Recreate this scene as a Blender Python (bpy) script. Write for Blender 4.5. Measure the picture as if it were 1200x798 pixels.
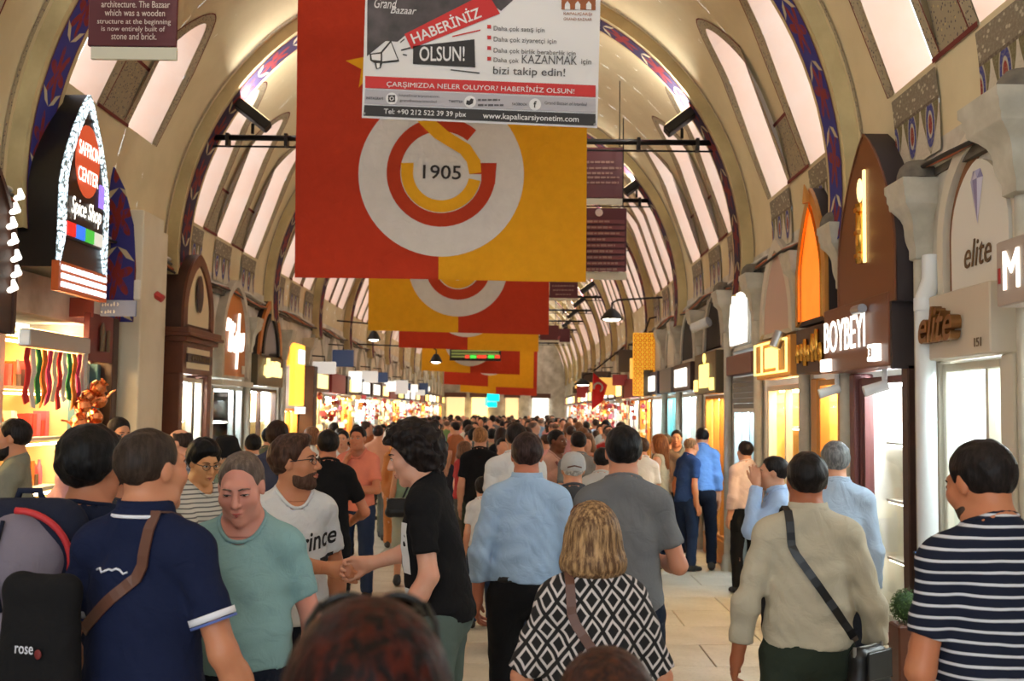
# Covered bazaar street: vaulted hall, shopfronts, hanging banners and a crowd of visitors.
import bpy, bmesh, math, random
import numpy as np
from mathutils import Vector, Matrix, Euler

for o in list(bpy.data.objects):
    bpy.data.objects.remove(o)
SC = bpy.context.scene
COL = SC.collection
rnd = random.Random(7)

# ---------------------------------------------------------------- camera
F = 1250.0                      # focal length in pixels of the 1200 x 798 frame
HC = 1.95                       # camera height, held above the heads
_y = Vector((5 / F, -83 / F, -1)).normalized()      # street axis in camera space (vanishing point 605,482)
_z = Vector((0.012, 1, 0)); _z = (_z - _y * _z.dot(_y)).normalized()
_x = _y.cross(_z)
R_WC = Matrix((_x, _y, _z)).transposed()             # world -> camera
cam_d = bpy.data.cameras.new('camera')
cam = bpy.data.objects.new('camera', cam_d); COL.objects.link(cam)
cam.matrix_world = Matrix.Translation((0, 0, HC)) @ R_WC.transposed().to_4x4()
cam_d.sensor_width = 36; cam_d.lens = 36 * F / 1200
cam_d.clip_start = 0.05; cam_d.clip_end = 300
cam_d.dof.use_dof = True; cam_d.dof.focus_distance = 5.2; cam_d.dof.aperture_fstop = 4.5
SC.camera = cam

# ---------------------------------------------------------------- light of the place and exposure
W = bpy.data.worlds.new('world'); SC.world = W
W.use_nodes = True
W.node_tree.nodes['Background'].inputs[0].default_value = (0.82, 0.92, 1.0, 1)
W.node_tree.nodes['Background'].inputs[1].default_value = 2.2
SC.view_settings.view_transform = 'Standard'
SC.view_settings.look = 'None'
SC.view_settings.gamma = 1
SC.view_settings.use_curve_mapping = False
SC.view_settings.exposure = 0.5
FLOOD = 32
try:
    SC.cycles.use_denoising = True
    SC.cycles.max_bounces = 8
    SC.cycles.diffuse_bounces = 4
    SC.cycles.caustics_reflective = False; SC.cycles.caustics_refractive = False
    SC.cycles.sample_clamp_indirect = 6
except Exception:
    pass

def ray(px, py):
    d = Vector(((px - 600) / F, (399 - py) / F, -1))
    return (R_WC.transposed() @ d)
def onY(px, py, Y):
    d = ray(px, py); t = Y / d.y
    return Vector((d.x * t, Y, HC + d.z * t))
def onX(px, py, X):
    d = ray(px, py); t = X / d.x
    return Vector((X, d.y * t, HC + d.z * t))
def onZ(px, py, Z):
    d = ray(px, py); t = (Z - HC) / d.z
    return Vector((d.x * t, d.y * t, Z))

# ---------------------------------------------------------------- materials
def lin(c):
    return tuple(((v / 255 + 0.055) / 1.055) ** 2.4 if v > 10.3 else v / 255 / 12.92 for v in c)
MATS = {}
class NT:
    def __init__(s, name):
        s.m = bpy.data.materials.new(name); s.m.use_nodes = True
        s.t = s.m.node_tree; s.n = s.t.nodes
        s.b = s.n['Principled BSDF']
    def new(s, typ, **kw):
        n = s.n.new('ShaderNode' + typ)
        for k, v in kw.items():
            if k in n.inputs: n.inputs[k].default_value = v
            else: setattr(n, k, v)
        return n
    def link(s, a, b): s.t.links.new(a, b)
    def val(s, op, a, b=None, c=None):
        n = s.new('Math', operation=op)
        for i, v in enumerate((a, b, c)):
            if v is None: continue
            if isinstance(v, (int, float)): n.inputs[i].default_value = v
            else: s.link(v, n.inputs[i])
        return n.outputs[0]
    def mix(s, f, a, b):
        n = s.new('MixRGB')
        for i, v in ((0, f), (1, a), (2, b)):
            if isinstance(v, (int, float)): n.inputs[i].default_value = v
            elif isinstance(v, tuple): n.inputs[i].default_value = v + (1,) if len(v) == 3 else v
            else: s.link(v, n.inputs[i])
        return n.outputs[0]
    def coord(s, which='Object', scale=(1, 1, 1)):
        tc = s.new('TexCoord'); mp = s.new('Mapping')
        mp.inputs['Scale'].default_value = scale
        s.link(tc.outputs[which], mp.inputs[0]); return mp.outputs[0]
    def noise(s, vec, scale, detail=3, rough=.55):
        n = s.new('TexNoise'); n.inputs['Scale'].default_value = scale; n.inputs['Detail'].default_value = detail
        n.inputs['Roughness'].default_value = rough
        s.link(vec, n.inputs['Vector']); return n.outputs[0]
    def voro(s, vec, scale, feature='F1'):
        n = s.new('TexVoronoi', feature=feature); n.inputs['Scale'].default_value = scale
        s.link(vec, n.inputs['Vector']); return n
    def step(s, v, lo, hi):
        n = s.new('MapRange'); s.link(v, n.inputs[0]); n.inputs[1].default_value = lo; n.inputs[2].default_value = hi
        return n.outputs[0]
    def sep(s, vec):
        n = s.new('SeparateXYZ'); s.link(vec, n.inputs[0]); return n.outputs
    def bump(s, h, strength=.3, dist=.01):
        n = s.new('Bump'); n.inputs['Strength'].default_value = strength; n.inputs['Distance'].default_value = dist
        s.link(h, n.inputs['Height']); s.link(n.outputs[0], s.b.inputs['Normal'])
    def base(s, c):
        if isinstance(c, tuple): s.b.inputs['Base Color'].default_value = c + (1,)
        else: s.link(c, s.b.inputs['Base Color'])
    def set(s, **kw):
        for k, v in kw.items(): s.b.inputs[k.replace('_', ' ')].default_value = v

def mat(name, rgb=None, rough=.6, metal=0, emit=None, strength=1, spot=None, scale=6, amt=.25, bump=0, bscale=40, trans=0, alpha=1):
    if name in MATS: return MATS[name]
    t = NT(name); c = lin(rgb or (200, 200, 200))
    if spot or bump:
        v = t.coord()
    if spot:
        t.base(t.mix(t.val('MULTIPLY', t.step(t.noise(v, scale, 5), .35, .7), amt), c, lin(spot)))
    else: t.base(c)
    if bump: t.bump(t.noise(v, bscale, 3), .35, bump)
    t.set(Roughness=rough, Metallic=metal)
    if trans: t.set(Transmission_Weight=trans, IOR=1.1)
    if alpha < 1: t.set(Alpha=alpha)
    if emit:
        t.b.inputs['Emission Color'].default_value = lin(emit) + (1,)
        t.b.inputs['Emission Strength'].default_value = strength
    MATS[name] = t.m
    return t.m
def cloth(name, rgb, rough=.9, weave=.0015):
    if name in MATS: return MATS[name]
    t = NT(name); v = t.coord(); c = lin(rgb)
    d = tuple(x * .82 for x in c)
    t.base(t.mix(t.noise(v, 9, 4), c, d))
    vd = t.new('VectorMath', operation='ADD'); t.link(v, vd.inputs[0]); wv = t.new('TexNoise'); wv.inputs['Scale'].default_value = 4; t.link(v, wv.inputs['Vector']); t.link(wv.outputs[1], vd.inputs[1])
    t.bump(t.val('ADD', t.noise(vd.outputs[0], 7, 3, .45), t.val('MULTIPLY', t.noise(v, 220, 2), .06)), .55, .02); t.set(Roughness=rough, Specular_IOR_Level=.2)
    MATS[name] = t.m; return t.m
def skin(name, rgb):
    if name in MATS: return MATS[name]
    t = NT(name); v = t.coord(); c = lin(rgb)
    red = (min(1, c[0] * 1.02), c[1] * .78, c[2] * .74)
    t.base(t.mix(t.val('MULTIPLY', t.step(t.noise(v, 14, 4), .4, .7), .5), c, red))
    t.bump(t.noise(v, 130, 2), .15, .002); t.set(Roughness=.48, Specular_IOR_Level=.4)
    MATS[name] = t.m; return t.m
def hairmat(name, rgb, rgb2=None, rough=.42):
    if name in MATS: return MATS[name]
    t = NT(name); v = t.coord('Object', (1, 1, .12)); c = lin(rgb); c2 = lin(rgb2 or tuple(min(255, x * 1.5 + 8) for x in rgb))
    nz = t.noise(v, 75, 4, .7)
    t.base(t.mix(t.step(nz, .42, .66), c, c2)); t.bump(nz, .6, .006)
    t.set(Roughness=rough, Specular_IOR_Level=.15)
    MATS[name] = t.m; return t.m
def stripes(name, c1, c2, period, duty, axis=2):
    if name in MATS: return MATS[name]
    t = NT(name); v = t.coord(); s = t.sep(v)
    z = t.val('ADD', s[axis], t.val('MULTIPLY', t.noise(v, 5, 2), .012))
    fr = t.val('FRACT', t.val('DIVIDE', z, period))
    t.base(t.mix(t.step(fr, duty - .04, duty + .04), lin(c1), lin(c2))); t.set(Roughness=.9, Specular_IOR_Level=.2)
    MATS[name] = t.m; return t.m

# ---------------------------------------------------------------- mesh building
def finish(o, parent=None, label=None, cat=None, group=None, kind=None):
    if parent is not None: o.parent = parent
    if label: o['label'] = label
    if cat: o['category'] = cat
    if group: o['group'] = group
    if kind: o['kind'] = kind
    return o
def empty(name, loc=(0, 0, 0), rz=0, label=None, cat=None, group=None, kind=None):
    o = bpy.data.objects.new(name, None); COL.objects.link(o)
    o.location = loc; o.rotation_euler = (0, 0, rz); o.empty_display_size = .1
    return finish(o, None, label, cat, group, kind)
def link_mesh(name, verts, faces, material, parent=None, smooth=False, uv=None, **kw):
    me = bpy.data.meshes.new(name)
    if isinstance(verts, np.ndarray) and isinstance(faces, np.ndarray):
        me.vertices.add(len(verts)); me.vertices.foreach_set('co', verts.astype(np.float32).ravel())
        n = faces.shape[1]
        me.loops.add(faces.size); me.loops.foreach_set('vertex_index', faces.astype(np.int32).ravel())
        me.polygons.add(len(faces)); me.polygons.foreach_set('loop_start', np.arange(0, faces.size, n, dtype=np.int32))
        try: me.polygons.foreach_set('loop_total', np.full(len(faces), n, dtype=np.int32))
        except Exception: pass
        me.update(calc_edges=True)
    else:
        me.from_pydata([tuple(v) for v in verts], [], [tuple(f) for f in faces])
    if uv is not None:
        l = me.uv_layers.new(name='UVMap')
        ar = np.asarray(uv, dtype=np.float32)
        idx = np.empty(len(me.loops), dtype=np.int32); me.loops.foreach_get('vertex_index', idx)
        l.data.foreach_set('uv', ar[idx].ravel())
    for m in (material if isinstance(material, (list, tuple)) else [material]):
        if m: me.materials.append(m)
    if smooth: me.polygons.foreach_set('use_smooth', np.ones(len(me.polygons), dtype=bool))
    o = bpy.data.objects.new(name, me); COL.objects.link(o)
    return finish(o, parent, **kw)
class MB:
    def __init__(s): s.v = []; s.f = []; s.mi = []; s.cur = 0
    def add(s, vs, fs):
        n = len(s.v); s.v += [tuple(p) for p in vs]; s.f += [tuple(i + n for i in f) for f in fs]; s.mi += [s.cur] * len(fs)
        return s
    def box(s, lo, hi, bev=0):
        x0, y0, z0 = lo; x1, y1, z1 = hi
        if bev:
            b = bev; vs = []; 
            for z, i in ((z0, b), (z0 + b, 0), (z1 - b, 0), (z1, b)):
                vs += [(x0 + i + b, y0 + i, z), (x1 - i - b, y0 + i, z), (x1 - i, y0 + i + b, z), (x1 - i, y1 - i - b, z), (x1 - i - b, y1 - i, z), (x0 + i + b, y1 - i, z), (x0 + i, y1 - i - b, z), (x0 + i, y0 + i + b, z)]
            fs = [tuple(reversed(range(8))), tuple(range(24, 32))]
            for k in range(3):
                for j in range(8):
                    a = k * 8 + j; c = k * 8 + (j + 1) % 8; fs.append((a, c, c + 8, a + 8))
            return s.add(vs, fs)
        vs = [(x0, y0, z0), (x1, y0, z0), (x1, y1, z0), (x0, y1, z0), (x0, y0, z1), (x1, y0, z1), (x1, y1, z1), (x0, y1, z1)]
        return s.add(vs, [(3, 2, 1, 0), (4, 5, 6, 7), (0, 1, 5, 4), (1, 2, 6, 5), (2, 3, 7, 6), (3, 0, 4, 7)])
    def tube(s, pts, r, n=8, cap=True, flat=1.0):
        pts = [Vector(p) for p in pts]; rs = r if isinstance(r, (list, tuple)) else [r] * len(pts)
        vs = []; up = None
        for i, p in enumerate(pts):
            d = (pts[min(i + 1, len(pts) - 1)] - pts[max(i - 1, 0)]).normalized()
            if up is None: up = Vector((0, 0, 1)) if abs(d.z) < .9 else Vector((1, 0, 0))
            a = d.cross(up).normalized(); b = a.cross(d); up = b
            for k in range(n):
                t = 2 * math.pi * k / n
                vs.append(p + a * math.cos(t) * rs[i] + b * math.sin(t) * rs[i] * flat)
        fs = [(i * n + k, i * n + (k + 1) % n, (i + 1) * n + (k + 1) % n, (i + 1) * n + k) for i in range(len(pts) - 1) for k in range(n)]
        if cap: fs += [tuple(reversed(range(n))), tuple(range((len(pts) - 1) * n, len(pts) * n))]
        return s.add(vs, fs)
    def lathe(s, prof, c=(0, 0, 0), n=16, sx=1, sy=1, a0=0, a1=2 * math.pi):
        full = abs(a1 - a0 - 2 * math.pi) < 1e-6; m = n if full else n + 1
        vs = [(c[0] + r * sx * math.cos(a0 + (a1 - a0) * k / n), c[1] + r * sy * math.sin(a0 + (a1 - a0) * k / n), c[2] + z) for r, z in prof for k in range(m)]
        fs = [(i * m + k, i * m + (k + 1) % m, (i + 1) * m + (k + 1) % m, (i + 1) * m + k) for i in range(len(prof) - 1) for k in range(n)]
        return s.add(vs, fs)
    def ball(s, c, r, n=12, m=7):
        rr = r if isinstance(r, (tuple, list)) else (r, r, r)
        vs = [(c[0] + rr[0] * math.sin(math.pi * i / m) * math.cos(2 * math.pi * k / n), c[1] + rr[1] * math.sin(math.pi * i / m) * math.sin(2 * math.pi * k / n), c[2] - rr[2] * math.cos(math.pi * i / m)) for i in range(m + 1) for k in range(n)]
        return s.add(vs, [(i * n + k, i * n + (k + 1) % n, (i + 1) * n + (k + 1) % n, (i + 1) * n + k) for i in range(m) for k in range(n)])
    def prism(s, poly, y0, y1):
        """polygon in local x,z pulled from y0 to y1 (counter-clockwise seen from -y)"""
        n = len(poly)
        vs = [(x, y0, z) for x, z in poly] + [(x, y1, z) for x, z in poly]
        return s.add(vs, [tuple(range(n)), tuple(reversed(range(n, 2 * n)))] + [(i, n + i, n + (i + 1) % n, (i + 1) % n) for i in range(n)])
    def ring(s, outer, inner, y0, y1, closed=False):
        """band between two outlines (same length) pulled from y0 to y1"""
        n = len(outer)
        vs = [(x, y0, z) for x, z in outer] + [(x, y0, z) for x, z in inner] + [(x, y1, z) for x, z in outer] + [(x, y1, z) for x, z in inner]
        fs = []
        for i in range(n if closed else n - 1):
            j = (i + 1) % n
            fs += [(i, n + i, n + j, j), (2 * n + i, 2 * n + j, 3 * n + j, 3 * n + i), (i, j, 2 * n + j, 2 * n + i), (n + i, 3 * n + i, 3 * n + j, n + j)]
        if not closed: fs += [(0, 2 * n, 3 * n, n), (n - 1, 2 * n - 1, 4 * n - 1, 3 * n - 1)]
        return s.add(vs, fs)
    def build(s, name, material, parent=None, smooth=False, **kw):
        o = link_mesh(name, s.v, s.f, material, parent, False, **kw)
        if isinstance(material, (list, tuple)) and len(material) > 1: o.data.polygons.foreach_set('material_index', s.mi)
        if smooth == 'auto':
            o.data.polygons.foreach_set('use_smooth', np.ones(len(o.data.polygons), dtype=bool)); o.data.set_sharp_from_angle(angle=.7)
        elif smooth: o.data.polygons.foreach_set('use_smooth', np.ones(len(o.data.polygons), dtype=bool))
        return o
def box_obj(name, lo, hi, m, parent=None, bev=0, **kw):
    return MB().box(lo, hi, bev).build(name, m, parent, **kw)
def copy_tree(o, parent=None):
    c = o.copy(); COL.objects.link(c); c.parent = parent
    for ch in o.children: copy_tree(ch, c)
    return c

def text(s, m, parent, loc=(0, 0, 0), rot=(math.pi / 2, 0, 0), width=None, height=None, extrude=.002, shear=0, name='lettering', align='C', bold=0, spacing=1.0, warp=None, lines=1.0):
    """flat or raised lettering as a mesh part; local x runs along the words, z up"""
    cu = bpy.data.curves.new(name, 'FONT'); cu.body = s; cu.extrude = extrude; cu.shear = shear; cu.offset = bold
    cu.resolution_u = 3; cu.space_character = spacing; cu.space_line = lines
    cu.align_x = {'C': 'CENTER', 'L': 'LEFT', 'R': 'RIGHT'}[align]; cu.align_y = 'CENTER'
    t = bpy.data.objects.new(name, cu)
    me = bpy.data.meshes.new_from_object(t); bpy.data.objects.remove(t)
    n = len(me.vertices); co = np.empty(n * 3, dtype=np.float32); me.vertices.foreach_get('co', co); co = co.reshape(-1, 3)
    if n:
        w = co[:, 0].max() - co[:, 0].min(); h = co[:, 1].max() - co[:, 1].min()
        sx = width / w if width else None; sy = height / h if height else None
        sx = sx or sy; sy = sy or sx
        if align == 'C': co[:, 0] -= (co[:, 0].max() + co[:, 0].min()) / 2
        elif align == 'L': co[:, 0] -= co[:, 0].min()
        co[:, 1] -= (co[:, 1].max() + co[:, 1].min()) / 2
        co[:, 0] *= sx; co[:, 1] *= sy
        M = np.array(Euler(rot).to_matrix(), dtype=np.float32)
        co = co @ M.T + np.array(loc, dtype=np.float32)
        if warp: co = warp(co)
        me.vertices.foreach_set('co', co.astype(np.float32).ravel()); me.update()
    me.materials.clear(); me.materials.append(m)
    o = bpy.data.objects.new(name, me); COL.objects.link(o)
    return finish(o, parent)
def surface(name, fn, us, vs, m, parent=None, uvf=None, smooth=True, flip=False, **kw):
    """grid surface: fn(u, v) -> xyz"""
    V = [fn(u, v) for u in us for v in vs]; k = len(vs)
    Fs = [(i * k + j, i * k + j + 1, (i + 1) * k + j + 1, (i + 1) * k + j) for i in range(len(us) - 1) for j in range(k - 1)]
    if flip: Fs = [tuple(reversed(f)) for f in Fs]
    uv = [uvf(u, v) if uvf else (u, v) for u in us for v in vs]
    return link_mesh(name, V, Fs, m, parent, smooth, uv, **kw)

# ================================================================ people: distance fields meshed with surface nets
def _rng(c, lo, hi):
    return max(0, int(np.searchsorted(c, lo)) - 1), min(len(c), int(np.searchsorted(c, hi)) + 1)
def cone(a, b, ra, rb, k=.02): return ('c', np.array(a, float), np.array(b, float), ra, rb, k)
def ell(c, r, k=.02, M=None): return ('e', np.array(c, float), np.array(r if hasattr(r, '__len__') else (r, r, r), float), M, k)
def sub(p): return ('s', p)
def pdist(p, X, Y, Z):
    if p[0] == 'c':
        _, a, b, ra, rb, k = p; ab = b - a; L2 = max(ab @ ab, 1e-9)
        x, y, z = X - a[0], Y - a[1], Z - a[2]
        t = np.clip((x * ab[0] + y * ab[1] + z * ab[2]) / L2, 0, 1)
        return np.sqrt((x - t * ab[0]) ** 2 + (y - t * ab[1]) ** 2 + (z - t * ab[2]) ** 2) - (ra + (rb - ra) * t)
    _, c, r, M, k = p; x, y, z = X - c[0], Y - c[1], Z - c[2]
    if M is not None:
        x, y, z = (M[0][0] * x + M[1][0] * y + M[2][0] * z, M[0][1] * x + M[1][1] * y + M[2][1] * z, M[0][2] * x + M[1][2] * y + M[2][2] * z)
    k0 = np.sqrt((x / r[0]) ** 2 + (y / r[1]) ** 2 + (z / r[2]) ** 2)
    k1 = np.sqrt((x / r[0] ** 2) ** 2 + (y / r[1] ** 2) ** 2 + (z / r[2] ** 2) ** 2) + 1e-9
    return k0 * (k0 - 1) / k1
def pbox(p, m):
    if p[0] == 'c': return np.minimum(p[1] - p[3], p[2] - p[4]) - m, np.maximum(p[1] + p[3], p[2] + p[4]) + m
    R = p[2].max() if p[3] is not None else p[2]
    return p[1] - R - m, p[1] + R + m
def smin(a, b, k):
    h = np.clip(.5 + .5 * (a - b) / k, 0, 1); return b * h + a * (1 - h) - k * h * (1 - h)
def field(prims, xs, ys, zs, margin=.07):
    D = np.full((len(xs), len(ys), len(zs)), .3, dtype=np.float32)
    for p in prims:
        s = p[0] == 's'; q = p[1] if s else p
        lo, hi = pbox(q, margin)
        i0, i1 = _rng(xs, lo[0], hi[0]); j0, j1 = _rng(ys, lo[1], hi[1]); k0, k1 = _rng(zs, lo[2], hi[2])
        if i1 <= i0 or j1 <= j0 or k1 <= k0: continue
        d = pdist(q, xs[i0:i1, None, None], ys[None, j0:j1, None], zs[None, None, k0:k1]).astype(np.float32)
        S = D[i0:i1, j0:j1, k0:k1]
        D[i0:i1, j0:j1, k0:k1] = -smin(-S, d, q[-1]) if s else smin(S, d, q[-1])
    return D
def fpts(prims, P):
    D = np.full(len(P), .3)
    for p in prims:
        s = p[0] == 's'; q = p[1] if s else p
        d = pdist(q, P[:, 0], P[:, 1], P[:, 2]); D = -smin(-D, d, q[-1]) if s else smin(D, d, q[-1])
    return D
_C = np.array([[i, j, k] for i in (0, 1) for j in (0, 1) for k in (0, 1)])
_E = [(a, b) for a in range(8) for b in range(a + 1, 8) if abs(_C[a] - _C[b]).sum() == 1]
def nets(D, xs, ys, zs):
    I = D < 0; nx, ny, nz = D.shape
    cnt = sum(I[c[0]:nx - 1 + c[0], c[1]:ny - 1 + c[1], c[2]:nz - 1 + c[2]].astype(np.int8) for c in _C)
    act = np.argwhere((cnt > 0) & (cnt < 8))
    if not len(act): return np.zeros((0, 3)), np.zeros((0, 4), int)
    V = [D[act[:, 0] + c[0], act[:, 1] + c[1], act[:, 2] + c[2]] for c in _C]
    acc = np.zeros((len(act), 3)); n = np.zeros(len(act))
    for a, b in _E:
        va, vb = V[a], V[b]; m = (va < 0) != (vb < 0)
        t = np.where(m, va / np.where(np.abs(va - vb) < 1e-9, 1e-9, va - vb), 0)
        acc += np.where(m[:, None], _C[a] + t[:, None] * (_C[b] - _C[a]), 0); n += m
    u = acc / n[:, None]; co = np.empty_like(u)
    for ax, g in enumerate((xs, ys, zs)):
        i = act[:, ax]; co[:, ax] = g[i] + u[:, ax] * (g[i + 1] - g[i])
    idx = np.full((nx - 1, ny - 1, nz - 1), -1, dtype=np.int64); idx[tuple(act.T)] = np.arange(len(act))
    Fs = []
    for ax in range(3):
        A = [slice(None)] * 3; B = [slice(None)] * 3; A[ax] = slice(0, -1); B[ax] = slice(1, None)
        ch = I[tuple(A)] != I[tuple(B)]; e = np.argwhere(ch)
        o1, o2 = (ax + 1) % 3, (ax + 2) % 3
        ok = (e[:, o1] > 0) & (e[:, o2] > 0) & (e[:, o1] < D.shape[o1] - 1) & (e[:, o2] < D.shape[o2] - 1); e = e[ok]
        q = []
        for d1, d2 in ((-1, -1), (0, -1), (0, 0), (-1, 0)):
            p = e.copy(); p[:, o1] += d1; p[:, o2] += d2; q.append(idx[p[:, 0], p[:, 1], p[:, 2]])
        q = np.stack(q, 1); ins = I[tuple(e.T)]; q[~ins] = q[~ins][:, ::-1]; Fs.append(q)
    Fq = np.concatenate(Fs); return co, Fq[(Fq >= 0).all(1)]
def grid(prims, h, pad=.04, lo=None, hi=None, zs=1.0):
    bx = [pbox(p, pad) for p in prims if p[0] != 's']
    l = np.min([b[0] for b in bx], 0); u = np.max([b[1] for b in bx], 0)
    if lo is not None: l = np.maximum(l, lo)
    if hi is not None: u = np.minimum(u, hi)
    return [np.arange(l[i], u[i] + 2 * h, h * (zs if i == 2 else 1)) for i in range(3)]
TIER = {'near': dict(head=.0058, body=.014, cloth=.0115, legs=.016, hand=.0046), 'mid': dict(head=.0095, body=.02, cloth=.0165, legs=.02, hand=.0075), 'far': dict(head=.022, body=.032, cloth=.028, legs=.032, hand=None)}

def rotm(yaw=0, pitch=0, roll=0):
    """head turn: yaw + = to own left, pitch + = looks up, roll + = tilts to own right"""
    return np.array(Matrix.Rotation(math.radians(yaw), 3, 'Z') @ Matrix.Rotation(math.radians(pitch), 3, 'X') @ Matrix.Rotation(math.radians(roll), 3, 'Y'))
def unit(v): v = np.array(v, float); return v / (np.linalg.norm(v) + 1e-9)
def hand_prims(w, d, n, side, curl=25, spread=4, thumb=35):
    """w wrist, d pointing direction, n back-of-hand normal, side +1 when the thumb lies towards d x n"""
    w = np.array(w, float); d = unit(d); n = unit(np.array(n, float) - d * (np.array(n, float) @ d)); t = np.cross(d, n) * side
    pr = []
    for i in range(4):
        o = (1.5 - i) * .0195
        k = w + d * (.092 - .004 * abs(i - 1)) + t * o
        pr.append(cone(w + d * .015 + t * o * .55, k, .0165, .0125, .008))
        L = (.043, .048, .045, .035)[i]; a = 0; p = k
        cu = curl if not hasattr(curl, '__len__') else curl[i]
        for j, l in enumerate((L, L * .62, L * .5)):
            a += math.radians(cu * (.7, 1.1, .8)[j])
            dd = d * math.cos(a) - n * math.sin(a) + t * math.sin(math.radians(spread * (1.5 - i))) * (1 if a < 1.2 else 0)
            q = p + unit(dd) * l; pr.append(cone(p, q, .0098 - .0009 * j, .009 - .0009 * j, .003)); p = q
    b = w + d * .025 + t * .024; th = math.radians(thumb)
    d1 = unit(d * math.cos(th) + t * math.sin(th) - n * .35)
    m = b + d1 * .045; d2 = unit(d * math.cos(th * .5) + t * math.sin(th * .4) - n * .35); m2 = m + d2 * .034; e = m2 + unit(d2 + d * .3 - n * .2) * .026
    pr += [cone(w + d * .012 + t * .008, b, .017, .0165, .01), cone(b, m, .0155, .0125, .008), cone(m, m2, .0115, .0108, .004), cone(m2, e, .0105, .0085, .003)]
    return pr

class Person: pass
def person(label, px, top, p, face, H=None, tier='mid', group=None, sk=(205, 150, 120), shirt=None, sleeves='short', hem=.90, neck=.066, off=.011, drape=1.0, pants=None, pleg='long', shoes=(40, 35, 32), hair='short', hc=(28, 22, 20), hc2=None, beard=None, bw=1.0, belly=0, lean=0, turn=0, head=(0, 0, 0), armR=None, armL=None, handR=None, handL=None, walk=0, wrinkle=.004, detail=None, collar=None, eyes=None, cat='person', loc=None, female=False, shoulder=1.0, band=None):
    """stands where pixel (px, top) of the head lies at depth F/p; face 0 = looks away down the street, 90 = to the left side"""
    T = TIER[tier]; P = Person(); rr = random.Random(label)
    if loc is None:
        q = onY(px, top, F / p); hh = H or q.z; P.pos = Vector((q.x, q.y, 0))
    else: P.pos = Vector(loc); hh = H
    s = P.s = hh / 1.76; P.face = face
    root = P.root = empty('person', P.pos, math.radians(face), label, cat, group)
    lm = np.array(Matrix.Rotation(math.radians(-lean), 3, 'X') @ Matrix.Rotation(math.radians(turn), 3, 'Z'))   # torso frame about the hips
    hip = np.array((0, 0, .93))
    up = lambda v: lm @ (np.array(v, float) - hip) + hip
    sw = .154 * bw * shoulder * (.9 if female else 1)
    # joints
    sh = {1: up((sw, -.01, 1.405)), -1: up((-sw, -.01, 1.405))}
    arms = {}
    for sd, A in ((1, armR), (-1, armL)):
        if A is None:
            A = (sh[sd] + lm @ np.array((sd * .045, -.03, -.285)), sh[sd] + lm @ np.array((sd * .055, .03, -.53)))
        arms[sd] = (np.array(A[0], float), np.array(A[1], float))
    st = walk
    legs = {1: (np.array((.092 * bw, .0, .90)), np.array((.112, .02 + st * .16, .49)), np.array((.118, -.02 + st * .22, .085))),
            -1: (np.array((-.092 * bw, .0, .90)), np.array((-.112, .02 - st * .08, .49)), np.array((-.118, -.02 - st * .30, .085 + abs(st) * .06)))}
    P.sh, P.arms, P.legs, P.up = sh, arms, legs, up
    ntop = up((0, .0, 1.545)); HM = P.HM = lm @ rotm(*head); hc0 = P.hc = ntop + HM @ np.array((0, .02, .085))
    hp = lambda v: hc0 + HM @ np.array(v, float)
    P.hp = hp
    # body field
    tor = [ell(up((0, 0, 1.27)), (.148 * bw, .108, .2), .05, lm), ell(up((0, .012 + belly * .4, 1.07)), (.136 * bw + belly * .3, .108 + belly, .18), .06, lm), ell((0, -.008, .94), (.150 * bw, .114, .13), .05),
           cone(up((-.8 * sw, -.012, 1.415)), up((.8 * sw, -.012, 1.415)), .056, .056, .05)]
    if female: tor += [ell(up((.07, .085, 1.25)), (.06, .055, .06), .04, lm), ell(up((-.07, .085, 1.25)), (.06, .055, .06), .04, lm), ell((0, -.01, .9), (.172 * bw, .12, .11), .05)]
    for sd in (1, -1): tor.append(cone(up((0, -.025, 1.5)), up((sd * .7 * sw, -.015, 1.435)), .048, .045, .05))
    nk = [cone(up((0, -.02, 1.40)), hp((0, -.028, -.06)), .060 * (.88 if female else 1), .055 * (.88 if female else 1), .03)]
    E = lambda c, r, k: ell(hp(c), r, k, HM)
    hd = [E((0, -.018, .03), (.074, .095, .089), .02), E((0, .026, -.035), (.060, .066, .088), .03), cone(hp((-.035, .022, -.082)), hp((.035, .022, -.082)), .03, .03, .03),
          cone(hp((0, .062, -.103)), hp((0, .068, -.105)), .021, .021, .025), E((.043, .058, -.022), .025, .03), E((-.043, .058, -.022), .025, .03),
          cone(hp((-.03, .078, .028)), hp((.03, .078, .028)), .013, .013, .02), sub(E((.031, .103, .006), (.021, .022, .014), .014)), sub(E((-.031, .103, .006), (.021, .022, .014), .014)),
          cone(hp((0, .088, .014)), hp((0, .112, -.028)), .008, .0125, .012), E((.012, .1, -.034), .0085, .008), E((-.012, .1, -.034), .0085, .008),
          E((0, .089, -.060), (.024, .012, .0075), .006), E((0, .087, -.072), (.020, .012, .008), .006)]
    for sd in (1, -1):
        hd += [E((sd * .075, -.008, .0), (.010, .02, .031), .008), E((sd * .031, .079, .006), (.017, .013, .013), .006)]
    limbs = []
    for sd in (1, -1):
        e, w = arms[sd]; f = .9 if female else 1
        limbs += [ell(sh[sd], .052 * bw * f, .03), cone(sh[sd], e, .047 * f * bw, .039 * f, .02), cone(e, e + (w - e) * .35, .042 * f, .041 * f, .02), cone(e + (w - e) * .3, w, .041 * f, .0265, .02)]
        a, k, an = legs[sd]
        limbs += [cone(a, k, .088 * bw, .058, .04), cone(k, an, .054, .038, .03), ell(k + (an - k) * .3 + np.array((0, -.022, 0)), (.045, .045, .11), .03)]
        limbs += [cone(an + np.array((0, -.03, -.045)), an + np.array((0, .15, -.06)), .035, .028, .03)]
        if T['hand'] is None: limbs.append(ell(w + unit(w - e) * .08, (.035, .03, .07), .02))
    skm = skin('skin_%d_%d_%d' % sk, sk)
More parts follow.
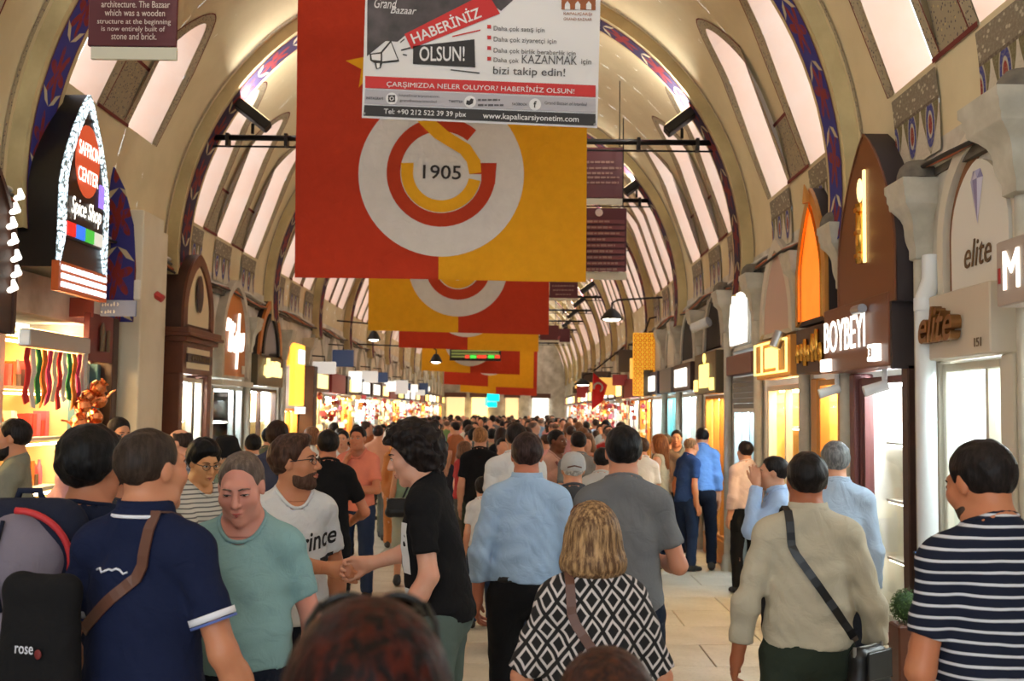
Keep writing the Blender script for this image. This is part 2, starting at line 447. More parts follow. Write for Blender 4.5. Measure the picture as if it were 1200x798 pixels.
    # head and neck meshed fine, the rest coarser, both from the same field so they run into one another
    full = tor + nk + limbs
    plane_n = unit(hp((0, 0, 0)) - up((0, 0, 1.40))); plane_o = up((0, -.01, 1.47))
    def above(X, Y, Z): return (X - plane_o[0]) * plane_n[0] + (Y - plane_o[1]) * plane_n[1] + (Z - plane_o[2]) * plane_n[2]
    xs, ys, zs = grid(tor + limbs, T['body'], zs=1.25)
    D = field(full, xs, ys, zs); D = np.maximum(D, above(xs[:, None, None], ys[None, :, None], zs[None, None, :]) - .005)
    V1, F1 = nets(D, xs, ys, zs)
    xs, ys, zs = grid(hd + nk, T['head'], .02)
    D = field(hd + nk + tor, xs, ys, zs); D = np.maximum(D, -above(xs[:, None, None], ys[None, :, None], zs[None, None, :]) - .012)
    V2, F2 = nets(D, xs, ys, zs)
    VV = [V1, V2]; FF = [F1, F2 + len(V1)]; n = len(V1) + len(V2)
    for sd, hs in ((1, handR), (-1, handL)):
        if not T['hand']: continue
        e, w = arms[sd]; hs = hs or {}
        d = hs.get('d', unit(w - e) + np.array((0, .25, 0))); nn = hs.get('n', (sd, 0, 0))
        hpz = hand_prims(w, d, nn, hs.get('side', sd if hs.get('n') is None else hs.get('side', 1)) , hs.get('curl', 28), hs.get('spread', 3), hs.get('thumb', 30))
        if hs.get('side') is None:
            # thumb forward for a hanging arm
            t = np.cross(unit(d), unit(nn)); hpz = hand_prims(w, d, nn, 1 if t[1] > 0 else -1, hs.get('curl', 28), 3, 30)
        hpz.append(cone(e + (w - e) * .75, w, .031, .0262, .015)); hpz.append(cone(w, w + unit(d) * .03, .0262, .024, .015))
        xs, ys, zs = grid(hpz, T['hand'], .012)
        v, f = nets(field(hpz, xs, ys, zs, .03), xs, ys, zs)
        VV.append(v); FF.append(f + n); n += len(v)
    P.skm = skm
    P.body = link_mesh('body', np.concatenate(VV) * s, np.concatenate(FF), skm, root, True)
    ph = [rr.uniform(0, 6) for _ in range(8)]
    def wr(X, Y, Z, a=wrinkle):
        a = a * np.clip((1.47 - Z) / .12, .1, 1)
        return a * (np.sin(Z * 34 + 2.6 * np.sin(X * 11 + ph[0]) + 2.2 * np.sin(Y * 13 + Z * 6 + ph[1]) + ph[2]) * .6 + .7 * np.sin(X * 26 + 2.5 * np.sin(Z * 12 + ph[3]) + ph[4]) * np.sin(Z * 7 + ph[5]) + .35 * np.sin(Z * 80 + X * 50 + 4 * np.sin(X * 19 + ph[6])))
    # shirt
    P.shirt = None
    if shirt is not None:
        tp = list(tor) + [ell(up((0, .0 + belly * .3, hem + .08)), (.156 * bw * drape + belly * .2, .118 * drape + belly * .75, min(.5, 1.41 - hem - .08)), .05, lm)]
        if female: tp.append(ell((0, -.01, .9), (.18 * bw, .128, .14), .05))
        slv = {}
        for sd in (1, -1):
            e, w = arms[sd]; a = sh[sd]
            q = [ell(a, .054 * bw, .03), cone(a, e, .049 * bw, .046, .02)]
            if sleeves == 'long': q += [cone(e, w, .049, .038, .02)]
            slv[sd] = q
        def sfield(X, Y, Z, ev, raw=False):
            d = ev(tp) - off
            if sleeves != 'none':
                for sd in (1, -1):
                    e, w = arms[sd]; a = sh[sd]; o2 = off * .9
                    ds = ev(slv[sd]) - o2
                    if sleeves == 'long': ax, c = unit(w - e), w - unit(w - e) * .015
                    else:
                        fr = {'short': .68, 'half': .95, 'cap': .4}.get(sleeves, .68); ax, c = unit(e - a), a + (e - a) * fr
                    pl = (X - c[0]) * ax[0] + (Y - c[1]) * ax[1] + (Z - c[2]) * ax[2]
                    d = smin(d, np.maximum(ds, pl), .03)
            else:
                for sd in (1, -1):
                    d = np.maximum(d, -(ev([ell(sh[sd] + lm @ np.array((sd * .035, 0, 0)), .078, .02)])))
            d = d + wr(X, Y, Z)
            d = np.maximum(d, (hem - Z) + .006 * np.sin(X * 17 + ph[0]))
            if raw: return d
            nb = ev([cone(up((0, .014, 1.44)), hp((0, .0, .0)), neck, neck + .05, .01)])
            return np.maximum(d, -nb)
        allp = tp + slv[1] + slv[-1]
        xs, ys, zs = grid(allp, T['cloth'], .05, lo=(-9, -9, hem - .03))
        D = sfield(xs[:, None, None], ys[None, :, None], zs[None, None, :], lambda q: field(q, xs, ys, zs))
        V, Fq = nets(D, xs, ys, zs)
        P.shirt = link_mesh('shirt', V * s, Fq, shirt, root, True)
        if tier != 'far':
            na = up((0, .014, 1.44)); ax = unit(hp((0, 0, 0)) - na); u0 = unit(np.cross(ax, (0, 1, 0))); v0 = np.cross(ax, u0); NB = []
            L = np.linalg.norm(hp((0, 0, 0)) - na); TT = np.linspace(.75, -neck / L * .98, 90); Q = []
            for i in range(28):
                a = 2 * math.pi * i / 28; rad = u0 * math.cos(a) + v0 * math.sin(a)
                G = np.array([na + ax * (t * L) + rad * (neck + .05 * t if t > 0 else math.sqrt(max(1e-6, neck ** 2 - (t * L) ** 2))) for t in TT])
                sv = sfield(G[:, 0], G[:, 1], G[:, 2], lambda q: fpts(q, G), True) < 0; ins = np.where(sv[1:] & ~sv[:-1])[0]
                Q.append(G[ins[-1] + 1] if len(ins) else (G[0] if sv[0] else G[-1]))
            Q = np.array(Q) - ax * .004; Q = (np.roll(Q, 1, 0) + 2 * Q + np.roll(Q, -1, 0)) / 4
            mb = MB(); ring = [Vector(q * s) for q in Q]; mb.tube(ring + ring[:2], max(.0078, T['cloth'] * .72) * s, 6, cap=False); P.neckband = mb.build('neckband', band or shirt, root, True)
        P.sfun = lambda Q: sfield(Q[:, 0], Q[:, 1], Q[:, 2], lambda q: fpts(q, Q))
    if pants is not None:
        lp = [ell((0, -.008, .94), (.162 * bw, .12, .13), .05), ell((0, .01 + belly * .3, 1.0), (.148 * bw + belly * .2, .108 + belly * .6, .1), .05)]
        if female: lp.append(ell((0, -.01, .9), (.168 * bw, .118, .11), .05))
        end = {'long': .075, 'short': .47, 'mid': .3}[pleg]
        for sd in (1, -1):
            a, k, an = legs[sd]
            lp += [cone(a, k, .090 * bw, .064, .02), cone(k, an, .063, .054, .02)]
        xs, ys, zs = grid(lp, T['legs'], .04)
        X, Y, Z = xs[:, None, None], ys[None, :, None], zs[None, None, :]
        D = field(lp, xs, ys, zs) - .009 + wr(X, Y, Z, .0035)
        D = np.maximum(np.maximum(D, Z - 1.01), end - Z)
        V, Fq = nets(D, xs, ys, zs); P.pants = link_mesh('trousers', V * s, Fq, pants, root, True)
    if shoes:
        sm = mat('shoe_%d_%d_%d' % shoes, shoes, .5)
        for sd in (1, -1):
            an = legs[sd][2]
            sp = [cone(an + np.array((0, -.04, -.035)), an + np.array((0, .04, -.03)), .045, .042, .03), cone(an + np.array((0, .04, -.04)), an + np.array((0, .155, -.055)), .043, .034, .03), cone(an + np.array((0, -.02, 0)), an + np.array((0, -.02, .02)), .046, .044, .02)]
            xs, ys, zs = grid(sp, T['legs'], .02); D = np.maximum(field(sp, xs, ys, zs), an[2] - .083 - zs[None, None, :])
            V, Fq = nets(D, xs, ys, zs); link_mesh('shoe', V * s, Fq, sm, root, True)
    # hair
    if hair:
        hm = hairmat('hair_%s' % '_'.join(map(str, hc + (hc2 or ()))), hc, hc2)
        t = {'short': .009, 'buzz': .004, 'thick': .02, 'quiff': .018, 'wavy': .034, 'receding': .006, 'bob': .02, 'long': .02, 'bun': .012, 'bald': .004}[hair]
        hq = [ell((0, -.02, .034), (.076 + t, .097 + t, .088 + t), .02)]
        ty = [-.13, -.06, -.02, .005, .03, .045, .06, .08, .12]
        tz = [-.095, -.088, -.045, .012, -.012, .03, .062, .078, .09]
        if hair == 'quiff': hq.append(ell((0, .035, .105), (.058, .05, .03), .03)); 
        if hair == 'thick': hq.append(ell((0, -.01, .075), (.078, .095, .07), .03)); tz = [-.085, -.075, -.04, .0, -.01, .02, .05, .066, .08]
        if hair == 'wavy': hq += [ell((0, -.065, -.02), (.09, .07, .10), .04), ell((0, .03, .1), (.07, .06, .04), .03)]; tz = [-.15, -.13, -.09, -.05, -.02, .02, .05, .07, .08]
        if hair == 'receding': tz = [-.085, -.075, -.04, .012, .0, .055, .1, .13, .16]
        if hair == 'bald': tz = [-.075, -.06, -.04, .02, .02, .2, .2, .2, .2]; hq.append(sub(ell((0, -.01, .13), (.07, .085, .06), .01)))
        if hair == 'bun': tz = [-.09, -.07, -.03, .015, .0, .03, .055, .075, .09]; hq.append(ell((0, -.12, .03), (.045, .04, .045), .015))
        if hair == 'bob':
            hq += [ell((0, -.02, -.035), (.108, .108, .12), .04), ell((0, -.04, -.09), (.122, .105, .06), .05)]; tz = [-.135, -.14, -.135, -.13, -.125, -.115, .03, .07, .09]
        if hair == 'long':
            hq += [ell((0, -.03, -.035), (.098, .1, .12), .04), cone((0, -.075, -.06), (0, -.1, -.30), .075, .055, .05), cone((.06, -.05, -.08), (.08, -.02, -.26), .04, .02, .04), cone((-.06, -.05, -.08), (-.08, -.02, -.26), .04, .02, .04)]; tz = [-.45, -.4, -.4, -.38, -.2, -.0, .045, .07, .09]
        h = T['head'] * 1.15 if hair not in ('long',) else T['head'] * 1.5
        xs, ys, zs = grid(hq, h, .02); X, Y, Z = xs[:, None, None], ys[None, :, None], zs[None, None, :]
        amp = {'wavy': .005, 'bob': .002, 'thick': .0017, 'quiff': .0017}.get(hair, .0012)
        D = field(hq, xs, ys, zs) + amp * (np.sin(X * 95 + 3 * np.sin(Z * 50 + ph[0])) + np.sin(Y * 105 + 2.5 * np.sin(X * 60 + Z * 30 + ph[1])) + .8 * np.sin(Z * 90 + 3 * np.sin(Y * 44)))
        if hair in ('bob', 'long'):
            an = np.arctan2(X, Y + .02); D = field(hq, xs, ys, zs) + .0016 * np.sin(an * 38 + 2 * np.sin(Z * 16 + ph[0])) + .0012 * np.sin(an * 71 + 3 * np.sin(Z * 22 + an * 5))
        zc = np.interp(ys, ty, tz)[None, :, None]
        if hair in ('bob', 'long'): 
            zc = np.where((np.abs(X) > .064), np.interp(ys, ty, [tz[0]] * 5 + [tz[0] + .01, tz[0] + .03, .0, .05])[None, :, None], zc)
        if hair in ('short', 'buzz', 'receding', 'bald', 'thick', 'quiff'): D = D + (t + .003) * np.clip(1 - (Z - zc) / (.05 if hair != 'thick' else .03), 0, 1) ** 1.5
        D = np.maximum(D, (zc - Z) * .75 + .004 * np.sin(X * 120))
        D = np.maximum(D, -(pdist(ell((0, .024, -.035), (.056, .062, .085)), X, Y, Z)))
        V, Fq = nets(D, xs, ys, zs)
        if len(V): P.hair = link_mesh('hair', (V @ HM.T + hc0) * s, Fq, hm, root, True)
    if beard:
        bt, bc = beard
        bm = hairmat('beard_%d_%d_%d' % bc, bc, tuple(min(255, x + 25) for x in bc), .7)
        src = [q for q in hd]
        xs, ys, zs = [np.arange(*r) for r in ((-.09, .09, T['head'] * .8), (-.03, .13, T['head'] * .8), (-.15, 0.0, T['head'] * .8))]
        loc_h = [ell((0, .026, -.035), (.060, .066, .088), .03), cone((-.035, .022, -.082), (.035, .022, -.082), .03, .03, .03), cone((0, .062, -.103), (0, .068, -.105), .021, .021, .025), ell((.043, .058, -.022), .025, .03), ell((-.043, .058, -.022), .025, .03), ell((0, .089, -.06), (.024, .012, .0075), .006), ell((0, .087, -.072), (.02, .012, .008), .006)]
        X, Y, Z = xs[:, None, None], ys[None, :, None], zs[None, None, :]
        line = np.interp(ys, [-.02, .02, .05, .075, .09], [-.005, -.05, -.06, -.05, -.044])[None, :, None]
        D = field(loc_h, xs, ys, zs) - bt * np.clip((line - Z) / .02, 0, 1) + .0012 * (1 - np.clip((line - Z) / .008, 0, 1)) - .0006 * np.sin(X * 260) * np.sin(Z * 240)
        D = np.maximum(D, (Z - line)); D = np.maximum(D, -pdist(ell((0, .1, -.067), (.023, .03, .0095)), X, Y, Z)); D = np.maximum(D, (.0 - Y) * .8)
        V, Fq = nets(D, xs, ys, zs); link_mesh('beard', (V @ HM.T + hc0) * s, Fq, bm, root, True)
    det = detail if detail is not None else tier == 'near'
    if det:
        ew = mat('eye_white', (225, 218, 210), .25); ei = mat('iris', (45, 30, 22), .2); br = hairmat('hair_%s' % '_'.join(map(str, hc)), hc); lip = skin('lip_%d' % sk[0], (int(sk[0] * .86), int(sk[1] * .62), int(sk[2] * .66)))
        def hb(mb): mb.v = [tuple(hp(v) * s) for v in mb.v]; return mb
        lo = eyes == 'down'
        for sd in (1, -1):
            hz = .0035 if lo else .0068
            e = hb(MB().ball((sd * .031, .0865, .005), (.0145, .0075, hz), 12, 8)).build('eye', ew, root, True)
            hb(MB().ball((sd * .031, .0905, .0055 - (.002 if lo else 0)), (.0062, .0046, min(.0062, hz)), 10, 6)).build('iris', ei, e, True)
            hb(MB().tube([(sd * .016, .0895, .004 + hz * .1), (sd * .024, .0955, .005 + hz * .85), (sd * .033, .0955, .005 + hz), (sd * .042, .0885, .005 + hz * .5), (sd * .047, .082, .004)], [.0012, .0022, .0026, .002, .001], 6)).build('eyelid', mat('lash', (52, 34, 28), .6), root, True)
            hb(MB().tube([(sd * .013, .094, .0235), (sd * .026, .0955, .0285), (sd * .04, .086, .027), (sd * .05, .074, .021)], [.0035, .0042, .0036, .002], 6, flat=.7)).build('eyebrow', br, root, True)
        hb(MB().tube([(-.021, .088, -.066), (-.009, .0985, -.0625), (0, .1, -.0635), (.009, .0985, -.0625), (.021, .088, -.066)], [.001, .0042, .0038, .0042, .001], 6)).build('upper_lip', lip, root, True)
        hb(MB().tube([(-.018, .088, -.0675), (0, .0975, -.0725), (.018, .088, -.0675)], [.001, .0052, .001], 6)).build('lower_lip', lip, root, True)
    if collar:
        mb = MB(); R0 = .074; nfr = up((0, -.010, 1.512)); L = []
        for i in range(25):
            a = math.radians(-150 + 300 * i / 24 - 90); fx, fy = math.cos(a), math.sin(a); drop = -.012 * fy
            for rad, z in ((R0 - .004, .004), (R0 - .002, .046), (R0 + .004, .048), (R0 + .014, .004 - .004 * (fy > 0))):
                L.append((nfr + lm @ np.array((fx * rad * 1.02, fy * rad + .004, z - .01 - .022 * max(0, fy)))) * s)
        mb.add(L, [(i * 4 + j, (i + 1) * 4 + j, (i + 1) * 4 + (j + 1) % 4, i * 4 + (j + 1) % 4) for i in range(24) for j in range(4)])
        mb.build('collar', collar, root, True)
    def march(o, d, m=.9):
        o = np.array(o, float); d = unit(d)[None, :]; Q = np.atleast_2d(o).copy()
        for _ in range(60): Q = Q + d * np.clip(P.sfun(Q) * .6, -.02, .04)[:, None]
        return Q
    P.march = march
    def world(v): return root.matrix_basis @ Vector(np.array(v, float) * s)
    P.world = world
    return P
def strap(P, pts, w, m, parent, name='strap', th=.006, lift=.007):
    """ribbon laid over the clothes: pts are (start, direction) rays in the wearer's frame, or plain points; the result is in parent's frame = world"""
    Q = []
    for q in pts:
        Q.append(P.march(q[0], q[1])[0] - unit(q[1]) * lift if len(q) == 2 else np.array(q, float))
    N = [unit(-np.array(q[1], float)) if len(q) == 2 else None for q in pts]
    # refine by interpolation
    V = []; Fs = []
    for i, q in enumerate(Q):
        d = unit(Q[min(i + 1, len(Q) - 1)] - Q[max(i - 1, 0)]); nn = N[i] if N[i] is not None else np.array((0, 1, .01)); a = unit(np.cross(d, nn)); b = np.cross(a, d)
        for u, v in ((-.5, 0), (.5, 0), (.5, 1), (-.5, 1)): V.append(P.world(q + a * u * w / P.s + b * v * th))
    for i in range(len(Q) - 1):
        for j in range(4): Fs.append((i * 4 + j, i * 4 + (j + 1) % 4, (i + 1) * 4 + (j + 1) % 4, (i + 1) * 4 + j))
    Fs += [(3, 2, 1, 0), tuple(range(len(V) - 4, len(V)))]
    inv = parent.matrix_basis.inverted()
    return link_mesh(name, [inv @ v for v in V], Fs, m, parent, False)

# ================================================================ the hall
CX, RV, ZC, XR, XL = -.68, 3.4, 3.75, 2.72, -4.08
Y0, Y1 = -5.0, 60.0
RIBS = [.7, 4.7, 8.6, 12.5, 17.3, 21.3, 25.2, 29.1, 33, 37, 41, 45, 49, 53, 57]
def vp(y, th, dr=0.0):
    return Vector((CX + (RV + dr) * math.cos(th), y, ZC + (RV + dr) * math.sin(th)))

def ornament(name, ground, c2, c3, scale, edge=None, uv=True):
    if name in MATS: return MATS[name]
    t = NT(name); v = t.coord('UV' if uv else 'Object')
    a = t.voro(v, scale); b = t.voro(v, scale * 1.7)
    nz = t.noise(v, scale * 1.2, 4)
    c = t.mix(t.step(b.outputs[0], .32, .22), lin(ground), lin(c2))
    c = t.mix(t.step(a.outputs[0], .2, .13), c, lin(c3))
    c = t.mix(t.val('MULTIPLY', t.step(nz, .4, .75), .5), c, lin((150, 138, 112)))
    t.base(c); t.set(Roughness=.85); MATS[name] = t.m; return t.m
def floral(name, ground):
    if name in MATS: return MATS[name]
    t = NT(name); v = t.coord('UV'); s = t.sep(v)
    u = t.val('SUBTRACT', s[0], .5)
    # red rosettes along the band, cream leaves slanting between them
    cell = t.val('SUBTRACT', t.val('FRACT', t.val('MULTIPLY', s[1], 1.7)), .5)
    r = t.val('SQRT', t.val('ADD', t.val('MULTIPLY', u, u), t.val('MULTIPLY', cell, cell)))
    ang = t.val('ARCTAN2', u, cell)
    pet = t.val('ADD', .3, t.val('MULTIPLY', .14, t.val('SINE', t.val('MULTIPLY', ang, 6))))
    red = t.step(t.val('SUBTRACT', pet, r), -.02, .02)
    sl = t.val('SUBTRACT', t.val('FRACT', t.val('ADD', t.val('MULTIPLY', s[1], 1.7), t.val('ADD', .5, t.val('MULTIPLY', t.val('ABSOLUTE', u), .55)))), .5)
    leaf = t.val('ADD', t.val('MULTIPLY', t.val('ABSOLUTE', sl), 3.4), t.val('ABSOLUTE', t.val('SUBTRACT', t.val('ABSOLUTE', u), .24)))
    nz = t.noise(v, 9, 3)
    c = t.mix(t.val('MULTIPLY', red, t.step(nz, .3, .5)), lin(ground), lin((128, 34, 30)))
    c = t.mix(t.step(leaf, .25, .2), c, lin((196, 184, 150)))
    c = t.mix(t.step(t.val('ABSOLUTE', u), .46, .48), c, lin((112, 40, 34)))
    t.base(c); t.set(Roughness=.8); MATS[name] = t.m; return t.m
PLASTER = mat('vault_plaster', (222, 206, 168), .9, spot=(192, 174, 134), scale=1.2, amt=.55, bump=.01, bscale=8)
PLASTER2 = mat('rib_plaster', (212, 194, 146), .9, spot=(150, 130, 95), scale=2.5, amt=.5)
WALLP = mat('wall_plaster', (226, 221, 210), .9, spot=(140, 128, 104), scale=2.2, amt=.7, bump=.02, bscale=7)
NICHE = mat('niche_plaster', (236, 220, 205), .9, spot=(240, 205, 180), scale=2, amt=.6)
BORDER = ornament('border_ornament', (168, 154, 128), (78, 66, 74), (190, 168, 118), 22)
BLOCK = ornament('block_ornament', (156, 142, 116), (84, 72, 78), (196, 170, 118), 18)
REDLINE = mat('red_line_paint', (110, 42, 34), .85)
FLORAL1 = floral('floral_blue', (44, 46, 128)); FLORAL2 = floral('floral_plum', (46, 34, 66))
NICHE_GLOW = mat('niche_glow', (240, 234, 230), .4, emit=(243, 241, 250), strength=1.1)  # glow put into the plaster niche backs to light the vault

def vault():
    C = empty('ceiling', (CX, 20, 0), 0, 'cream barrel vault with painted ribs and tall arched window niches', 'ceiling', kind='structure')
    inv = Matrix.Translation((-CX, -20, 0))
    def add(mb, name, m, smooth=False, uv=None):
        return link_mesh(name, [inv @ Vector(v) for v in mb.v], mb.f, m, C, smooth, uv)
    edges = [Y0] + RIBS + [Y1]
    for i in range(len(edges) - 1):
        a, b = edges[i], edges[i + 1]
        ops = {2: [5.75, 7.15], 3: [9.35, 10.85], 4: [13.15, 14.5, 15.9]}.get(i)
        if i == 0: ops = [-3.2, -1.2]
        if ops is None:
            n = 3; ops = [a + .55 + (b - a - 1.1) * (k + .5) / n for k in range(n)]
        hw = .36
        panel = MB(); near = 1 <= i <= 6
        for side in (0, 1):
            th0 = .148; th1 = .70
            if i == 3 and side == 1: th0 = .30
            T = (lambda th: th) if side == 0 else (lambda th: math.pi - th)
            def outline(c, gr=0.0):
                h = hw + gr; pts = [(c - h, th0)]
                for k in range(17):
                    u = -1 + k / 8; pts.append((c + u * h, th1 - .17 * abs(u) ** 1.7 + gr / RV * 1.1))
                pts.append((c + h, th0)); return pts
            cols = []
            prev = a
            for c in ops:
                cols.append((prev, c - hw, None)); cols.append((c - hw, c + hw, c)); prev = c + hw
            cols.append((prev, b, None))
            def quadstrip(ys, lo, hi, n):
                V = [vp(y, T(lo(y) + (hi(y) - lo(y)) * k / n)) for y in ys for k in range(n + 1)]
                m = n + 1
                Fq = [(p * m + k, (p + 1) * m + k, (p + 1) * m + k + 1, p * m + k + 1) for p in range(len(ys) - 1) for k in range(n)]
                if side == 1: Fq = [tuple(reversed(f)) for f in Fq]
                panel.add(V, Fq)
            for y0, y1, c in cols:
                if c is None: quadstrip([y0, y1], lambda y: 0, lambda y: math.pi / 2, 22)
                else:
                    quadstrip([y0, y1], lambda y: 0, lambda y: th0, 3)
                    tp = dict(outline(c)[1:-1]); ys = [c + (-1 + k / 8) * hw for k in range(17)]
                    f = lambda y: th1 - .17 * abs((y - c) / hw) ** 1.7
                    quadstrip(ys, f, lambda y: math.pi / 2, 12)
            for c in ops:
                ol = outline(c)
                # plaster reveal, its back a glowing surface added to light the vault
                rv = MB(); n = len(ol)
                V = [vp(y, T(th)) for y, th in ol] + [vp(y, T(th), .34) for y, th in ol]
                rv.add(V, [(k, (k + 1) % n, n + (k + 1) % n, n + k) for k in range(n)])
                add(rv, 'niche_reveal', NICHE)
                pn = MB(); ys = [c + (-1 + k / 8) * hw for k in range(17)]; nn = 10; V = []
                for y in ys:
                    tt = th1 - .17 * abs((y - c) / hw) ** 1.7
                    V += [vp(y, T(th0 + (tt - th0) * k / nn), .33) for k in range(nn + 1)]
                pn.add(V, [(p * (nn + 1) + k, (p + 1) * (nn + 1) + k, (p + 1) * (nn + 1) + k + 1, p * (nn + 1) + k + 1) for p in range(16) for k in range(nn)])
                add(pn, 'glowing_niche_back', NICHE_GLOW, True)
                if near or i < 9:
                    # painted border round the opening, raised a little, with a thin red line outside
                    oo = outline(c, .115); bd = MB(); uv = []
                    V = [vp(y, T(th), -.008) for y, th in ol] + [vp(y, T(th), -.008) for y, th in oo]
                    bd.add(V, [(k, k + 1, n + k + 1, n + k) for k in range(n - 1)]); s_ = 0
                    uv = [(y, th * RV) for y, th in ol] + [(y, th * RV) for y, th in oo]
                    add(bd, 'painted_border', BORDER, False, uv)
                    if near:
                        o2 = outline(c, .13); rl = MB()
                        rl.add([vp(y, T(th), -.01) for y, th in oo] + [vp(y, T(th), -.01) for y, th in o2], [(k, k + 1, n + k + 1, n + k) for k in range(n - 1)])
                        add(rl, 'red_outline', REDLINE)
            # blocks of ornament at the foot of the plain strips
            if i < 9:
                for q in range(len(ops) - 1):
                    y0, y1 = ops[q] + hw + .1, ops[q + 1] - hw - .1
                    mb = MB(); V = [vp(y, T(th0 + .1 * k), -.012) for y in (y0, y1) for k in range(3)]
                    V = [vp(y, T(th0 + .085 * k), -.012) for y in (y0, y1) for k in range(3)]
                    mb.add(V, [(0, 3, 4, 1), (1, 4, 5, 2)])
                    add(mb, 'ornament_block', BLOCK, False, [(y, k * .3) for y in (y0, y1) for k in range(3)])
                    mb = MB()
                    for k0, k1 in ((-.006, .004), (.168, .178)):
                        mb.add([vp(y, T(th0 + k), -.016) for y in (y0 - .1, y1 + .1) for k in (k0, k1)], [(0, 2, 3, 1)])
                    add(mb, 'red_outline', REDLINE)
        add(panel, 'vault_panel', PLASTER, True)
    for i, r in enumerate(RIBS):
        n = 56; w = .24; rib = MB()
        prof = [(r - w, 0), (r - w, -.13), (r + w, -.13), (r + w, 0)]
        lo = -.12
        TH = [lo + (math.pi - 2 * lo) * k / n for k in range(n + 1)]
        V = [vp(y, th, dr) for th in TH for y, dr in prof]
        rib.add(V, [(k * 4 + j, k * 4 + j + 1, (k + 1) * 4 + j + 1, (k + 1) * 4 + j) for k in range(n) for j in range(3)])
        add(rib, 'rib', PLASTER2, False)
        bn = MB(); V = [vp(y, th, -.137) for th in TH for y in (r - .17, r + .17)]
        bn.add(V, [(k * 2, (k + 1) * 2, (k + 1) * 2 + 1, k * 2 + 1) for k in range(n)])
        add(bn, 'painted_band', FLORAL1 if i in (0, 1, 2) else FLORAL2, True, [(e, th * RV) for th in TH for e in (0, 1)])
        if i < 9:
            for dy in (-.36, .31):
                ln = MB(); ln.add([vp(y, th, -.008) for th in TH[2:-2] for y in (r + dy, r + dy + .055)], [(k * 2, (k + 1) * 2, (k + 1) * 2 + 1, k * 2 + 1) for k in range(n - 4)])
                add(ln, 'painted_line', BORDER, True, [(e * .055, th * RV) for th in TH[2:-2] for e in (0, 1)])
    return C
CEIL = vault()

# ---------------------------------------------------------------- floor with slabs
FLOORM = mat('floor_joint', (140, 126, 104), .8)
def slabmat():
    t = NT('stone_slab'); v = t.coord('Object'); oi = t.new('ObjectInfo')
    n = t.noise(v, 2.2, 6); n2 = t.noise(v, 30, 3)
    c = t.mix(t.step(n, .35, .7), lin((216, 207, 190)), lin((186, 174, 154)))
    c = t.mix(t.val('MULTIPLY', t.step(n2, .5, .75), .3), c, lin((130, 114, 92)))
    c = t.mix(t.val('MULTIPLY', oi.outputs['Random'], .35), c, lin((200, 190, 170)))
    t.base(c); t.set(Roughness=.32, Specular_IOR_Level=.45); t.bump(n2, .1, .003); return t.m
SLAB = slabmat()
FL = box_obj('floor', (XL - 1.6, Y0, -.2), (XR + 1.6, Y1, -.018), FLOORM, None, label='worn beige stone slab floor of the bazaar street', cat='floor', kind='structure')
sw_, sl_ = 1.13, .78
master = None
for iy in range(26):
    for ix in range(6):
        xo = XL + ix * sw_ + (sw_ * .5 if iy % 2 else 0) - .0
        if xo + sw_ > XR + .72: continue
        if master is None:
            master = MB().box((.006, .006, -.03), (sw_ - .006, sl_ - .006, 0), .004).build('paving_slab', SLAB, FL)
            o = master
        else:
            o = master.copy(); COL.objects.link(o)
        o.parent = FL; o.location = (xo, .6 + iy * sl_, 0)
yb = .6 + 26 * sl_
rest = MB()
iy = 0; y = yb
while y < Y1 - 1:
    for ix in range(6):
        xo = XL + ix * sw_ + (sw_ * .5 if iy % 2 else 0)
        rest.box((xo + .006, y + .006, -.03), (min(xo + sw_, XR + .7) - .006, y + sl_ - .006, 0))
    y += sl_; iy += 1
y = .6 - sl_
while y > Y0:
    for ix in range(6): rest.box((XL + ix * sw_ + .006, y + .006, -.03), (XL + (ix + 1) * sw_ - .006, y + sl_ - .006, 0))
    y -= sl_
rest.build('paving_slab_far', SLAB, FL, kind='stuff')
for sd, x0, x1 in (('left', XL - .02, XL + .0), ('right', XR - .0, XR + .02)):
    pass

# ---------------------------------------------------------------- walls
RB = [4.0, 5.6, 7.0, 8.65, 9.9, 11.8, 13.5, 15.6, 17.6, 19.3] + [21.4 + 2.1 * k for k in range(18)]
LB = [6.6, 8.35, 10.3, 12.05, 14.15, 15.95, 18.4, 20.4] + [22.5 + 2.1 * k for k in range(18)]
for nm, X, out, BB, lab in (('wall_right', XR, 1, RB, 'stained plaster wall above the shops with the white jewellery fronts'), ('wall_left', XL, -1, LB, 'cream plaster wall above the shops with the brown arched front')):
    mb = MB(); x0, x1 = (X, X + .6) if out > 0 else (X - .6, X)
    mb.box((x0, Y0, 2.72), (x1, Y1, 3.85))
    mb.box((x0, Y0, 0), (x1, BB[0] - .02, 2.72))
    for b in BB: mb.box((x0, b - .12, 0), (x1, b + .12, 2.72))
    mb.box((x0, BB[-1] + .12, 0), (x1, Y1, 2.72))
    mb.build(nm, WALLP, None, label=lab, cat='wall', kind='structure')
box_obj('wall_far', (XL - .6, Y1, 0), (XR + .6, Y1 + .3, 7.4), WALLP, None, label='dim plaster wall closing the far end of the street', cat='wall', kind='structure')

